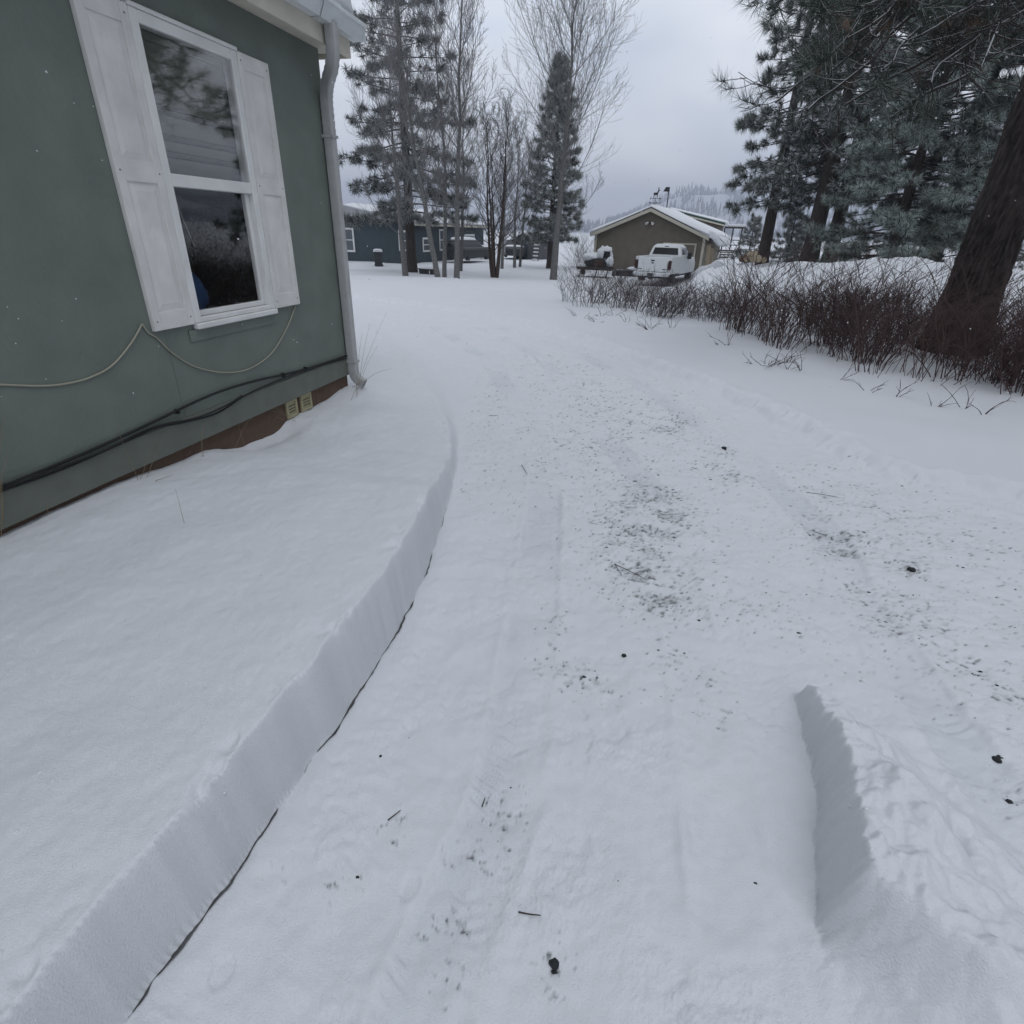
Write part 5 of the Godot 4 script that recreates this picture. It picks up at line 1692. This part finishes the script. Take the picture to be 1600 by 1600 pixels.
func at_ground(px: float, depth: float) -> Vector3:
	var p := at_depth(px, 410, depth)
	# slide along the vertical through the pixel column to the snow surface
	for i in 4:
		var gy := ground_y(p.x, p.z)
		var c := cam_basis.transposed() * (Vector3(p.x, gy, p.z) - EYE)
		var py := 800.0 - FOCAL * c.y / -c.z
		p = at_depth(px, py, depth)
		p.y = gy
	return p

func build_trees() -> void:
	var frosty := tuft_mesh(60, 0.034, 115.0, 0.42, 1, Color(0.082, 0.095, 0.084), Color(0.34, 0.36, 0.365))
	var dark := tuft_mesh(64, 0.034, 118.0, 0.32, 2, Color(0.118, 0.132, 0.116), Color(0.43, 0.45, 0.45))
	var snowy := tuft_mesh(64, 0.034, 120.0, 0.5, 3, Color(0.125, 0.138, 0.116), Color(0.50, 0.52, 0.52))
	# the pine among the bare trees
	var p := stand_at(644, 425)
	pine("pine_tree", "tall open pine with frosted needle clumps among the bare aspens", "", p, 17.5, 2.9, 4.1, 0.30, {"mesh": frosty, "tuft": 0.42, "step": 0.34, "dy": 0.36, "per": 3, "a0": -4.0, "droop": 0.30, "power": 0.5, "bottom": 0.9, "full": 1.0, "limb": Color(0.08, 0.068, 0.062)}, 101)
	# dense dark conifer behind the spreading aspen
	p = at_ground(858, 44.0)
	pine("dense_conifer", "dense spire-shaped conifer behind the spreading bare aspen", "", p, 11.9, 1.6, 2.15, 0.22, {"mesh": dark, "tuft": 0.38, "step": 0.26, "dy": 0.24, "per": 4, "a0": 8.0, "droop": 0.15, "power": 0.62, "bottom": 0.8, "tint": Color(1.2, 1.2, 1.22)}, 102)
	# pines right of the garage
	p = at_ground(1190, 37.0)
	pine("pine_tree", "tall dark pine with a bare lower trunk, next to the porch house", "", p, 17.0, 3.0, 2.7, 0.32, {"mesh": dark, "tuft": 0.40, "step": 0.34, "dy": 0.32, "per": 3, "a0": -6.0, "droop": 0.2, "power": 0.55, "bottom": 0.9}, 103)
	p = at_ground(1262, 34.0)
	pine("pine_tree", "tall dark pine with thick reddish trunk behind the firewood", "", p, 19.0, 3.6, 3.3, 0.42, {"mesh": dark, "tuft": 0.42, "step": 0.36, "dy": 0.34, "per": 3, "a0": -8.0, "droop": 0.25, "power": 0.5, "bottom": 0.9}, 104)
	p = at_ground(1293, 37.0)
	pine("pine_tree", "tall dark pine with leaning trunk behind the wooden bench", "", p, 20.0, 3.5, 3.3, 0.36, {"mesh": dark, "tuft": 0.42, "step": 0.38, "dy": 0.36, "per": 3, "a0": -8.0, "droop": 0.25, "power": 0.5, "bottom": 0.9}, 105)
	p = at_ground(1385, 29.0)
	pine("pine_tree", "bushy frosted pine with boughs down to the ploughed snow heap", "", p, 13.0, 0.5, 3.2, 0.24, {"mesh": snowy, "tuft": 0.30, "step": 0.26, "dy": 0.28, "per": 4, "a0": -2.0, "droop": 0.25, "power": 0.5, "bottom": 0.95, "tint": Color(0.68, 0.74, 0.70)}, 106)
	p = at_ground(1450, 31.0)
	pine("pine_tree", "tall dark pine rising behind the ploughed snow heap", "", p, 18.0, 2.2, 3.6, 0.34, {"mesh": dark, "tuft": 0.42, "step": 0.38, "dy": 0.36, "per": 3, "a0": -8.0, "droop": 0.25, "power": 0.5, "bottom": 0.9}, 107)
	p = at_ground(1535, 29.0)
	pine("pine_tree", "frosted pine seen behind the big near trunk", "", p, 16.0, 0.9, 3.2, 0.28, {"mesh": snowy, "tuft": 0.42, "step": 0.40, "dy": 0.36, "per": 3, "a0": -4.0, "droop": 0.25, "power": 0.5, "bottom": 0.9, "tint": Color(0.62, 0.66, 0.64)}, 108)
	p = at_ground(1628, 48.0)
	pine("pine_tree", "short pine far beyond the shrubs past the big near trunk", "", p, 8.0, 1.0, 2.4, 0.2, {"mesh": dark, "tuft": 0.42, "step": 0.40, "dy": 0.38, "per": 3, "a0": -4.0, "droop": 0.25, "power": 0.5, "bottom": 0.9}, 109)
	# unseen pines added at the right to screen low sky, also for window reflections
	for q in [[11.5, -9.0, 17.0, "tall pine beyond the drive's right branch, mirrored in the window"], [15.0, -2.5, 19.0, "tall pine standing off to the right of the drive"], [13.0, 5.0, 16.0, "pine by the drive behind the shovelled snow ridge"]]:
		p = Vector3(q[0], ground_y(q[0], q[1]), q[1])
		pine("pine_tree", q[3], "", p, q[2], 2.4, 3.6, 0.32, {"mesh": dark, "tuft": 0.44, "step": 0.42, "dy": 0.42, "per": 3, "a0": -6.0, "droop": 0.25, "power": 0.5, "bottom": 0.9}, int(q[0] * 7))
	for q in [[1167, 44.0, 2.6, "small frosted fir beside the porch steps"], [1228, 40.0, 2.8, "small frosted fir between the first two pine trunks"], [1243, 42.0, 2.1, "smallest frosted fir behind the firewood heap"]]:
		p = at_ground(q[0], q[1])
		pine("young_fir", q[3], "", p, q[2], 0.15, 1.05, 0.06, {"mesh": snowy, "tuft": 0.22, "step": 0.2, "dy": 0.17, "per": 4, "a0": 0.0, "droop": 0.2, "power": 0.9, "bottom": 1.0, "limb": Color(0.2, 0.2, 0.21)}, int(q[0]))
	# bare frosted aspens
	var gr := {"wobble": 0.11, "lift": 0.15, "thin": 0.0048, "deep": 2, "kids": [13, 7], "from": 0.16, "ang": Vector2(25, 55), "cols": [Color(0.15, 0.145, 0.142), Color(0.17, 0.166, 0.165), Color(0.205, 0.204, 0.207)]}
	var grd := {"wobble": 0.13, "lift": 0.10, "thin": 0.0055, "deep": 2, "kids": [7, 5], "from": 0.2, "ang": Vector2(25, 60), "cols": [Color(0.06, 0.055, 0.054), Color(0.10, 0.097, 0.096), Color(0.17, 0.168, 0.17)]}
	for q in [
		[634, 431, 9.5, 2.3, 0.17, Vector3(-0.3, 0, 0), "bare aspen touching the big pine's trunk", 0, 36],
		[687, 436, 11.0, 2.4, 0.15, Vector3(-1.1, 0, 0.2), "bare aspen whose pale trunk leans towards the pine", 0, 36],
		[694, 434, 11.5, 1.7, 0.12, Vector3(0.25, 0, 0), "slim bare aspen next to the leaning one", 0, 32],
		[713, 436, 13.2, 2.0, 0.15, Vector3(0.3, 0, 0), "tallest bare aspen in the clump before the dark car", 0, 40],
		[719, 423, 10.5, 1.9, 0.13, Vector3(0.4, 0, 0), "bare aspen just behind the tallest of the clump", 0, 30],
		[773, 434, 7.6, 1.6, 0.16, Vector3(0, 0, 0), "dark several-stemmed bare tree between aspen clump and spire conifer", 1, 16],
		[784, 420, 9.0, 1.6, 0.12, Vector3(0.2, 0, 0), "thin bare tree just behind the several-stemmed one", 0, 26],
		[804, 418, 8.5, 1.6, 0.12, Vector3(0, 0, 0), "bare young aspen of the pair by the shed, taller", 0, 26],
		[812, 417, 7.5, 1.5, 0.11, Vector3(0.2, 0, 0), "bare young aspen of the pair by the shed, shorter", 0, 24],
		[864, 437, 13.6, 3.9, 0.19, Vector3(0.2, 0, 0), "wide spreading bare aspen standing at the drive's bend", 0, 52]]:
		p = stand_at(q[0], q[1])
		var o := {"grow": grd if q[7] == 1 else gr, "limbs": q[8], "from": 0.19, "a0": 24.0}
		if q[7] == 1:
			o.merge({"stems": 5, "bark": M.bark}, true)
		aspen("bare_tree", q[6], "", p, q[2], q[3], q[4], q[5], o, int(q[0]) * 3 + 1)

# ---------------------------------------------------------------- the big pine by the drive
func build_near_pine() -> void:
	var p := hit(1480, 556)
	p.y = ground_y(p.x, p.z)
	var t := thing("pine_tree", "big near pine with furrowed dark trunk rising from the red shrubs", "tree", p)
	var r := RandomNumberGenerator.new()
	r.seed = 555
	# furrowed trunk
	var f := noise(1.0, 120, 4)
	var H := 21.0
	var tr := MB.new()
	var rings: Array = []
	for i in 240:
		var s := pow(i / 239.0, 1.6)
		var y := -0.4 + (H + 0.4) * s
		var rad := 0.335 * pow(1.0 - s, 0.8) + 0.02 + 0.12 * exp(-max(y, 0.0) * 2.2)
		var rg: Array = []
		for k in 110:
			var a := TAU * k / 110.0
			var fur := f.get_noise_3d(cos(a) * 5.2, y * 1.3, sin(a) * 5.2)
			var fin := f.get_noise_3d(cos(a) * 10.0, y * 2.6, sin(a) * 10.0 + 30.0)
			rg.append(Vector3(cos(a), 0, sin(a)) * (rad * (0.97 + 0.20 * minf(absf(fur) * 2.4, 0.5) + 0.075 * fin)) + Vector3(0.05 * sin(y * 0.4), y, 0.04 * cos(y * 0.5)))
		rings.append(rg)
	tr.loft(rings)
	# flakes of paler bark among the dark plates
	for i in tr.v.size():
		var q := tr.v[i]
		var fl := f.get_noise_3d(q.x * 17.0, q.y * 4.5, q.z * 17.0)
		var gp := f.get_noise_3d(q.x * 5.0 + 9.0, q.y * 1.5, q.z * 5.0)
		tr.c[i] = Color(1, 0.97, 0.95) * (0.62 + 0.6 * gp + 2.2 * smoothstep(0.10, 0.36, fl))
	obj("trunk", tr, M.pine_bark, t)
	var tuft := tuft_mesh(70, 0.010, 105.0, 0.22, 7, Color(0.050, 0.064, 0.052), Color(0.27, 0.30, 0.29))
	var brown := tuft_mesh(40, 0.010, 120.0, 0.1, 9, Color(0.16, 0.105, 0.075), Color(0.25, 0.24, 0.23))
	var lb := MB.new()
	var sl := MB.new()
	var tw := MB.new()
	var xf: Array = []
	var cs := PackedColorArray()
	var xb: Array = []
	var cb := PackedColorArray()
	# low limbs reaching over the drive: start height, end pixel, end depth, bareness 0..1
	for q in [[5.2, 1200, 14, 6.6, 0.55], [5.6, 1225, -30, 6.8, 0.6], [4.9, 1212, 160, 8.4, 0.75], [4.7, 1262, 172, 7.6, 0.97], [4.6, 1320, 165, 7.9, 0.97], [4.5, 1390, 185, 7.8, 0.97], [4.9, 1325, 60, 7.0, 0.93], [5.2, 1345, 12, 6.7, 0.85], [4.8, 1380, 108, 7.0, 0.98], [4.9, 1440, 55, 6.8, 0.96], [4.6, 1455, 130, 7.2, 0.98], [5.3, 1480, -20, 6.4, 0.9], [4.6, 1540, 90, 6.8, 0.97], [5.6, 1400, -60, 6.6, 0.85], [5.9, 1300, -80, 7.0, 0.75], [4.9, 1290, 118, 8.6, 0.9], [5.1, 1270, 30, 8.2, 0.5], [5.7, 1560, -60, 6.2, 0.8]]:
		var s0 := Vector3(0, q[0], 0)
		var e0: Vector3 = at_depth(q[1], q[2], q[3]) - p
		var pts := PackedVector3Array()
		var rd := PackedFloat32Array()
		var side := (e0 - s0).cross(Vector3.UP).normalized()
		var ph := r.randf() * TAU
		for i in 25:
			var u := i / 24.0
			var w := sin(u * PI)
			pts.append(s0.lerp(e0, u) + Vector3.UP * w * (0.25 + 0.2 * sin(u * 7.0 + ph * 2.0)) + side * (w * (0.4 * sin(u * 6.0 + ph) + 0.13 * sin(u * 23.0 + ph * 3.0))) + Vector3.UP * (w * 0.11 * sin(u * 19.0 + ph * 5.0)) + Vector3(r.randf_range(-1, 1), r.randf_range(-1, 1), r.randf_range(-1, 1)) * 0.035 * w)
			rd.append(0.034 * (1.0 - 0.78 * u) + 0.003)
		lb.col = Color(0.050, 0.042, 0.040) * r.randf_range(0.85, 1.2)
		lb.tube(pts, rd, 7)
		snow_line(sl, pts, rd)
		var L := (e0 - s0).length()
		for k in 34:
			var u := r.randf_range(0.25, 1.0)
			var ff := u * 24.0
			var i := mini(int(ff), 23)
			var b0 := pts[i].lerp(pts[i + 1], ff - i)
			var al := (pts[i + 1] - pts[i]).normalized()
			var d := (al * r.randf_range(0.2, 0.9) + side * r.randf_range(-1, 1) + Vector3.UP * r.randf_range(-0.55, 0.35)).normalized()
			var ln := r.randf_range(0.3, 1.0) * (1.25 - 0.5 * u)
			var tp := PackedVector3Array([b0])
			var tr2 := PackedFloat32Array([rd[i] * 0.5])
			var cur := b0
			var curl := Vector3(r.randf_range(-1, 1), r.randf_range(-0.6, 1.2), r.randf_range(-1, 1)) * 0.42
			for m in 6:
				d = (d + curl + Vector3(r.randf_range(-1, 1), r.randf_range(-1, 1), r.randf_range(-1, 1)) * 0.10).normalized()
				cur += d * ln / 6.0
				tp.append(cur)
				tr2.append(max(0.0035, rd[i] * 0.5 * (1.0 - 0.14 * (m + 1))))
			tw.col = Color(0.048, 0.041, 0.040) * r.randf_range(0.7, 1.2)
			tw.tube(tp, tr2, 5)
			snow_line(sl, tp, tr2)
			for m in 3:
				var j := r.randi_range(1, 5)
				var dd := (tp[j + 1] - tp[j]).normalized() + Vector3(r.randf_range(-1, 1), r.randf_range(-0.8, 0.8), r.randf_range(-1, 1))
				var e1 := tp[j] + dd.normalized() * r.randf_range(0.12, 0.35)
				tw.tube(PackedVector3Array([tp[j], tp[j].lerp(e1, 0.5) + Vector3(0, r.randf_range(-0.03, 0.03), 0), e1]), PackedFloat32Array([0.0045, 0.0038, 0.003]), 4)
				if r.randf() > q[4]:
					var sc := r.randf_range(0.15, 0.24)
					xf.append(Transform3D(toward(dd + Vector3(0, 0.25, 0)).scaled(Vector3.ONE * sc), e1)); cs.append(Color.WHITE * r.randf_range(0.75, 1.25))
				elif r.randf() < 0.05:
					xb.append(Transform3D(toward(dd + Vector3(0, -0.5, 0)).scaled(Vector3.ONE * 0.15), e1)); cb.append(Color.WHITE * r.randf_range(0.7, 1.2))
			if r.randf() > q[4] * 0.9:
				for m in 3:
					var sc := r.randf_range(0.17, 0.26)
					xf.append(Transform3D(toward(d + Vector3(0, 0.2, 0)).scaled(Vector3.ONE * sc), tp[6] - d * 0.1 * m)); cs.append(Color.WHITE * r.randf_range(0.75, 1.25))
		if q[4] < 0.5:
			for m in 7:
				var sc := r.randf_range(0.18, 0.27)
				xf.append(Transform3D(toward(pts[24] - pts[21] + Vector3(r.randf_range(-1, 1), r.randf_range(-0.3, 1), r.randf_range(-1, 1)) * 0.35).scaled(Vector3.ONE * sc), pts[24] - (pts[24] - pts[21]) * 0.2 * m)); cs.append(Color.WHITE * r.randf_range(0.75, 1.25))
	# the crown higher up
	var y := 6.6
	var az := 0.0
	while y < H - 0.5:
		var s := (y - 6.6) / (H - 6.6)
		for k in 3:
			az += 2.399 + r.randf_range(-0.4, 0.4)
			var L := 4.6 * pow(1.0 - s, 0.6) * r.randf_range(0.65, 1.1) + 0.3
			var out := Vector3(cos(az), 0, sin(az))
			var side := out.cross(Vector3.UP)
			var pts := PackedVector3Array()
			var rd := PackedFloat32Array()
			for i in 8:
				var u := i / 7.0
				pts.append(Vector3(0, y, 0) + out * L * u + Vector3.UP * L * (lerpf(0.1, 0.8, s * s) * u - 0.25 * u * u + 0.18 * u * u * u) + side * L * 0.15 * sin(u * 3.0 + az))
				rd.append(0.05 * (1.0 - 0.85 * u))
			lb.col = Color(0.050, 0.042, 0.040)
			lb.tube(pts, rd, 5)
			for m in int(L * 7.0):
				var u := r.randf_range(0.25, 1.0)
				var ff := u * 7.0
				var i := mini(int(ff), 6)
				var b0 := pts[i].lerp(pts[i + 1], ff - i)
				var d := ((pts[i + 1] - pts[i]).normalized() * 0.6 + side * r.randf_range(-1, 1) + Vector3.UP * r.randf_range(-0.2, 0.5)).normalized()
				var e1 := b0 + d * r.randf_range(0.25, 0.85)
				tw.col = Color(0.06, 0.05, 0.047)
				tw.tube(PackedVector3Array([b0, e1]), PackedFloat32Array([0.008, 0.005]), 3)
				for z in 3:
					var sc := r.randf_range(0.2, 0.3)
					xf.append(Transform3D(toward(d + Vector3.UP * 0.3 + Vector3(r.randf_range(-1, 1), 0, r.randf_range(-1, 1)) * 0.5).scaled(Vector3.ONE * sc), b0.lerp(e1, 0.45 + 0.28 * z))); cs.append(Color.WHITE * r.randf_range(0.7, 1.2))
		y += r.randf_range(0.28, 0.5)
	obj("limbs", lb, M.pine_limb, t)
	obj("twigs", tw, M.pine_limb, t)
	obj("branch_snow", sl, M.snow_plain, t)
	swarm("crown", tuft, xf, cs, M.needles, t).set_meta("kind", "stuff")
	var db := swarm("dead_needles", brown, xb, cb, M.needles, t)
	db.set_meta("label", "brown dead needle sprays")
	db.set_meta("kind", "stuff")

func snow_line(b: MB, pts: PackedVector3Array, rd: PackedFloat32Array) -> void:
	# rime lying along the upper side of a branch
	var q := PackedVector3Array()
	var rr := PackedFloat32Array()
	for i in pts.size():
		q.append(pts[i] + Vector3.UP * rd[i] * 0.7)
		rr.append(rd[i] * 0.6)
	b.col = Color.WHITE
	b.tube(q, rr, 4)

# ---------------------------------------------------------------- red shrubs along the drive
func shrub_mesh(seed_: int, H: float, spread: float, stems: int, lean: Vector3, tone: Color) -> MB:
	var r := RandomNumberGenerator.new()
	r.seed = seed_
	var b := MB.new()
	for i in stems:
		var a := r.randf() * TAU
		var d := Vector3(cos(a), 0, sin(a)) * r.randf_range(0.05, 1.0)
		var p := d * spread * 0.35
		var dir := (d * r.randf_range(0.15, 1.0) + Vector3.UP + lean).normalized()
		stem(b, r, p - Vector3(0, 0.08, 0), dir, H * r.randf_range(0.55, 1.12), 0.0048 * r.randf_range(0.6, 1.6), tone, 2)
	return b

func stem(b: MB, r: RandomNumberGenerator, p: Vector3, dir: Vector3, L: float, rad: float, tone: Color, deep: int) -> void:
	var pts := PackedVector3Array([p])
	var rd := PackedFloat32Array([rad])
	var bend := Vector3(r.randf_range(-1, 1), r.randf_range(-0.5, 0.2), r.randf_range(-1, 1)) * 0.20
	var d := dir
	for i in 5:
		d = (d + bend + Vector3(r.randf_range(-1, 1), r.randf_range(-1, 1), r.randf_range(-1, 1)) * 0.09).normalized()
		pts.append(pts[-1] + d * L / 5.0)
		rd.append(rad * (1.0 - 0.13 * (i + 1)))
	b.col = tone * r.randf_range(0.65, 1.4)
	b.tube(pts, rd, 4 if deep == 2 else 3)
	if deep == 0: return
	for k in r.randi_range(3, 5) if deep == 2 else r.randi_range(1, 3):
		var i := r.randi_range(1, 4)
		var s := pts[i].lerp(pts[i + 1], r.randf())
		var dd := ((pts[i + 1] - pts[i]).normalized() + Vector3(r.randf_range(-1, 1), r.randf_range(-0.1, 0.6), r.randf_range(-1, 1)) * 0.75).normalized()
		stem(b, r, s, dd, L * r.randf_range(0.25, 0.5), rad * 0.62, tone, deep - 1)

func build_shrubs() -> void:
	var red := Color(0.072, 0.046, 0.043)
	var grey := Color(0.085, 0.070, 0.070)
	var variants: Array = []
	for v in [[1.3, 1.0, 24, red], [1.15, 1.1, 26, red], [1.4, 0.9, 20, red], [1.0, 1.0, 20, red], [1.1, 1.0, 20, grey], [0.9, 0.9, 18, grey], [1.55, 0.9, 16, red]]:
		variants.append(shrub_mesh(900 + variants.size(), v[0], v[1], v[2], Vector3(0.10, 0, 0.03), v[3]).mesh())
	# front edge of the thicket in pixels, and how far it runs back
	var r := RandomNumberGenerator.new()
	r.seed = 77
	var edge := [[842, 477], [905, 486], [960, 493], [1010, 503], [1060, 508], [1110, 525], [1165, 552], [1215, 562], [1270, 576], [1330, 596], [1400, 612], [1470, 628], [1540, 640], [1600, 655], [1660, 672]]
	var spots: Array = []
	for i in edge.size() - 1:
		for k in 7:
			var u := r.randf()
			var a := hit(lerpf(edge[i][0], edge[i + 1][0], u), lerpf(edge[i][1], edge[i + 1][1], u))
			var back := r.randf()
			var away := Vector3(0.45, 0, -0.9).normalized()
			var depth: float = 3.6 if i > 4 else 2.0
			if i < 3 and k > 5: continue
			var q := a + away * (0.25 + back * depth)
			if Vector2(q.x - 6.0, q.z + 13.0).length() < 0.5: continue
			spots.append([q, i, back])
	for s in spots:
		var q: Vector3 = s[0]
		var vi: int = [4, 5, 4, 5, 3, 4, 5][r.randi() % 7] if s[1] < 5 else [0, 1, 2, 3, 0, 6, 1][r.randi() % 7]
		var row: String = "at the front edge of" if s[2] < 0.3 else ("in the middle of" if s[2] < 0.7 else "at the back of")
		var build: String = ["tall dense red", "broad dense red", "tall slender red", "low red", "thin grey-brown", "low grey-brown", "tallest sparse red"][vi]
		var place: String = "the sparse thicket before the pickup" if s[1] < 5 else ("the thicket below the ploughed heap" if s[1] < 10 else "the thicket round the big pine")
		var lab := "%s-stemmed bare shrub %s %s" % [build, row, place]
		var t := thing("bare_shrub", lab, "shrub", Vector3(q.x, ground_y(q.x, q.z), q.z), r.randf() * 2.4 - 1.2, "sparse shrubs at the drive's bend" if s[1] < 5 else "red shrubs along the drive")
		var k := r.randf_range(0.78, 1.12) * (0.95 if s[1] < 3 else (0.8 if s[1] < 5 else (1.06 if s[1] < 9 else 0.95)))
		t.scale = Vector3(k, k, k)
		obj("stems", variants[vi], M.shrub_stem, t)
	# low broken shoots along the front edge
	for i in 26:
		var u := r.randf() * (edge.size() - 1.001)
		var e0: Array = edge[int(u)]
		var e1: Array = edge[int(u) + 1]
		var q := hit_snow(lerpf(e0[0], e1[0], u - int(u)), lerpf(e0[1], e1[1], u - int(u)) + r.randf_range(0, 14))
		var b := MB.new()
		for k in 3:
			stem(b, r, Vector3(0, -0.04, 0), Vector3(r.randf_range(-1, 1), 0.7, r.randf_range(-0.6, 1)).normalized(), r.randf_range(0.15, 0.38), 0.005, Color(0.05, 0.034, 0.034), 1)
		var t := obj("shrub_shoot", b, M.shrub_stem)
		t.position = q
		tag(t, "short dark shoot poking from snow along the thicket's edge", "shrub", "shoots in front of the shrubs")
	# dark bush against the blue-grey house and one beside the garage
	for q in [[760, 54.0, 1.9, "dark tangled bush at the far end of the blue-grey house"], [905, 47.0, 2.6, "frosted tangled bush beside the garage's bare corner"], [918, 45.0, 2.0, "smaller frosted bush right against the garage corner"]]:
		var p := at_ground(q[0], q[1])
		var t := thing("bare_bush", q[3], "bush", p)
		var b := shrub_mesh(int(q[0]), q[2], 2.4, 70, Vector3.ZERO, Color(0.055, 0.05, 0.05) if q[0] < 800 else Color(0.13, 0.12, 0.12))
		obj("stems", b, M.shrub_stem, t)

# ---------------------------------------------------------------- small things lying about
func clod_mesh(seed_: int) -> MB:
	return blob(Vector3.ZERO, Vector3(1, 0.6, 1), seed_, 0.5, 2.0, 11, 7)

func build_small_things() -> void:
	var r := RandomNumberGenerator.new()
	r.seed = 31
	for q in [[1557, 1188, 0.014, "double dark clod on the drive beyond the snow ridge"], [1577, 1254, 0.010, "small dark clod below the double clod by the ridge"], [1131, 701, 0.022, "lone dark clod on the far drive"], [975, 1025, 0.010, "small dark clod among faint tyre marks in the drive"], [1424, 891, 0.020, "dark clod lying in the drive's gritty right half"], [866, 1507, 0.012, "dark pebble cluster pressed in the near trodden snow"], [866, 1519, 0.007, "tiny dark pebble below the pressed pebble cluster"]]:
		var p := hit_snow(q[0], q[1])
		var t := thing("dirt_clod", q[3], "clod", p + Vector3(0, q[2] * 0.25, 0), r.randf() * 3.0)
		for k in 2 if q[0] == 1557 else 1:
			var o := obj("lump", clod_mesh(int(q[0]) + k), M.clod, t)
			o.scale = Vector3.ONE * q[2]
			o.position = Vector3(k * q[2] * 1.3, 0, 0)
	for q in [[960, 882, 1010, 907, "thin forked twig lying on the gritty drive"], [606, 1283, 626, 1268, "short dark needle twig near the crack of the snow bank"], [810, 1426, 845, 1432, "straight dark twig in the near trodden snow"], [753, 1262, 758, 1248, "tiny twig beside the gritty tyre mark"], [815, 727, 824, 742, "small curved twig in the smooth part of the drive"], [765, 650, 778, 650, "tiny twig on the far side of the drive by the bank"], [1260, 770, 1310, 778, "thin straw coloured twig on the gritty drive's right side"]]:
		var a := hit_snow(q[0], q[1]) + Vector3(0, 0.004, 0)
		var e := hit_snow(q[2], q[3]) + Vector3(0, 0.006, 0)
		var t := thing("twig", q[4], "twig", a)
		var b := MB.new()
		var L := (e - a).length()
		b.tube(spline([Vector3.ZERO, (e - a) * 0.5 + Vector3(0, 0.03 * L, 0.04 * L), e - a], 4), PackedFloat32Array([0.0022, 0.0022, 0.0021, 0.002, 0.002, 0.0019, 0.0017, 0.0015, 0.0012]), 5)
		obj("shoot", b, M.stick, t)
		if q[0] == 960:
			b = MB.new()
			b.tube(PackedVector3Array([Vector3.ZERO, hit_snow(972, 901) - a + Vector3(0, 0.008, 0)]), PackedFloat32Array([0.0018, 0.0012]), 5)
			obj("fork", b, M.stick, t)
	# grit worked out of the drive
	var xf: Array = []
	var cs := PackedColorArray()
	var n := 0
	while xf.size() < 520 and n < 300000:
		n += 1
		var x := r.randf_range(-1.0, 4.5)
		var z := r.randf_range(-9.0, -0.5)
		var d := dirt_at(x, z) * clampf(0.75 + 1.9 * n_mid.get_noise_2d(x * 0.55 + 3.0, z * 0.8), 0.05, 1.6)
		if r.randf() > d * 0.9 + 0.004: continue
		if line_dist(foot_line, x, z) < 0.06 or line_dist(shoulder, x, z) > 0.1 or mound_y(x, z) > 0.01: continue
		var s := 0.0012 + 0.0048 * pow(r.randf(), 4.0) + 0.0004 * absf(z)
		xf.append(Transform3D(Basis(Vector3.UP, r.randf() * TAU).scaled(Vector3(s * r.randf_range(0.8, 1.8), s * 0.7, s)), Vector3(x, ground_y(x, z), z)))
		var g := r.randf_range(0.6, 1.6)
		cs.append(Color(g, g, g))
	var o := swarm("grit", clod_mesh(4).mesh(), xf, cs, M.clod, null)
	tag(o, "dark grit scattered over the packed snow of the drive", "grit", "", "stuff")
	# loose crumbs of snow on the bank and the ridge
	xf = []
	for k in 900:
		var x := r.randf_range(-2.3, -0.9)
		var z := r.randf_range(-3.2, -0.2)
		if r.randf() < 0.35:
			x = r.randf_range(0.5, 1.7); z = r.randf_range(-1.9, -0.5)
			if mound_y(x, z) < 0.03 and r.randf() < 0.6: continue
		elif line_dist(foot_line, x, z) > -0.09 and r.randf() < 0.8: continue
		var s := 0.0015 + 0.006 * pow(r.randf(), 4.0)
		xf.append(Transform3D(Basis(Vector3.UP, r.randf() * TAU).scaled(Vector3(s, s * 0.8, s)), Vector3(x, ground_y(x, z) - s * 0.1, z)))
	o = swarm("snow_crumbs", clod_mesh(9).mesh(), xf, PackedColorArray(), M.snow_plain, null)
	tag(o, "loose crumbs of snow on the bank and ridge", "snow", "", "stuff")
	# flakes still falling
	xf = []
	for k in 90:
		var d := ray(r.randf_range(0, 1600), r.randf_range(0, 620))
		var dist := r.randf_range(1.3, 2.6)
		var q := EYE + d * dist
		xf.append(Transform3D(Basis(Vector3(r.randf(), r.randf(), r.randf()).normalized(), r.randf() * TAU).scaled(Vector3.ONE * r.randf_range(0.0011, 0.0022)), q))
	o = swarm("snowflakes", clod_mesh(14).mesh(), xf, PackedColorArray(), M.snow_plain, null)
	tag(o, "few single snowflakes falling in front of the green wall", "snow", "", "stuff")
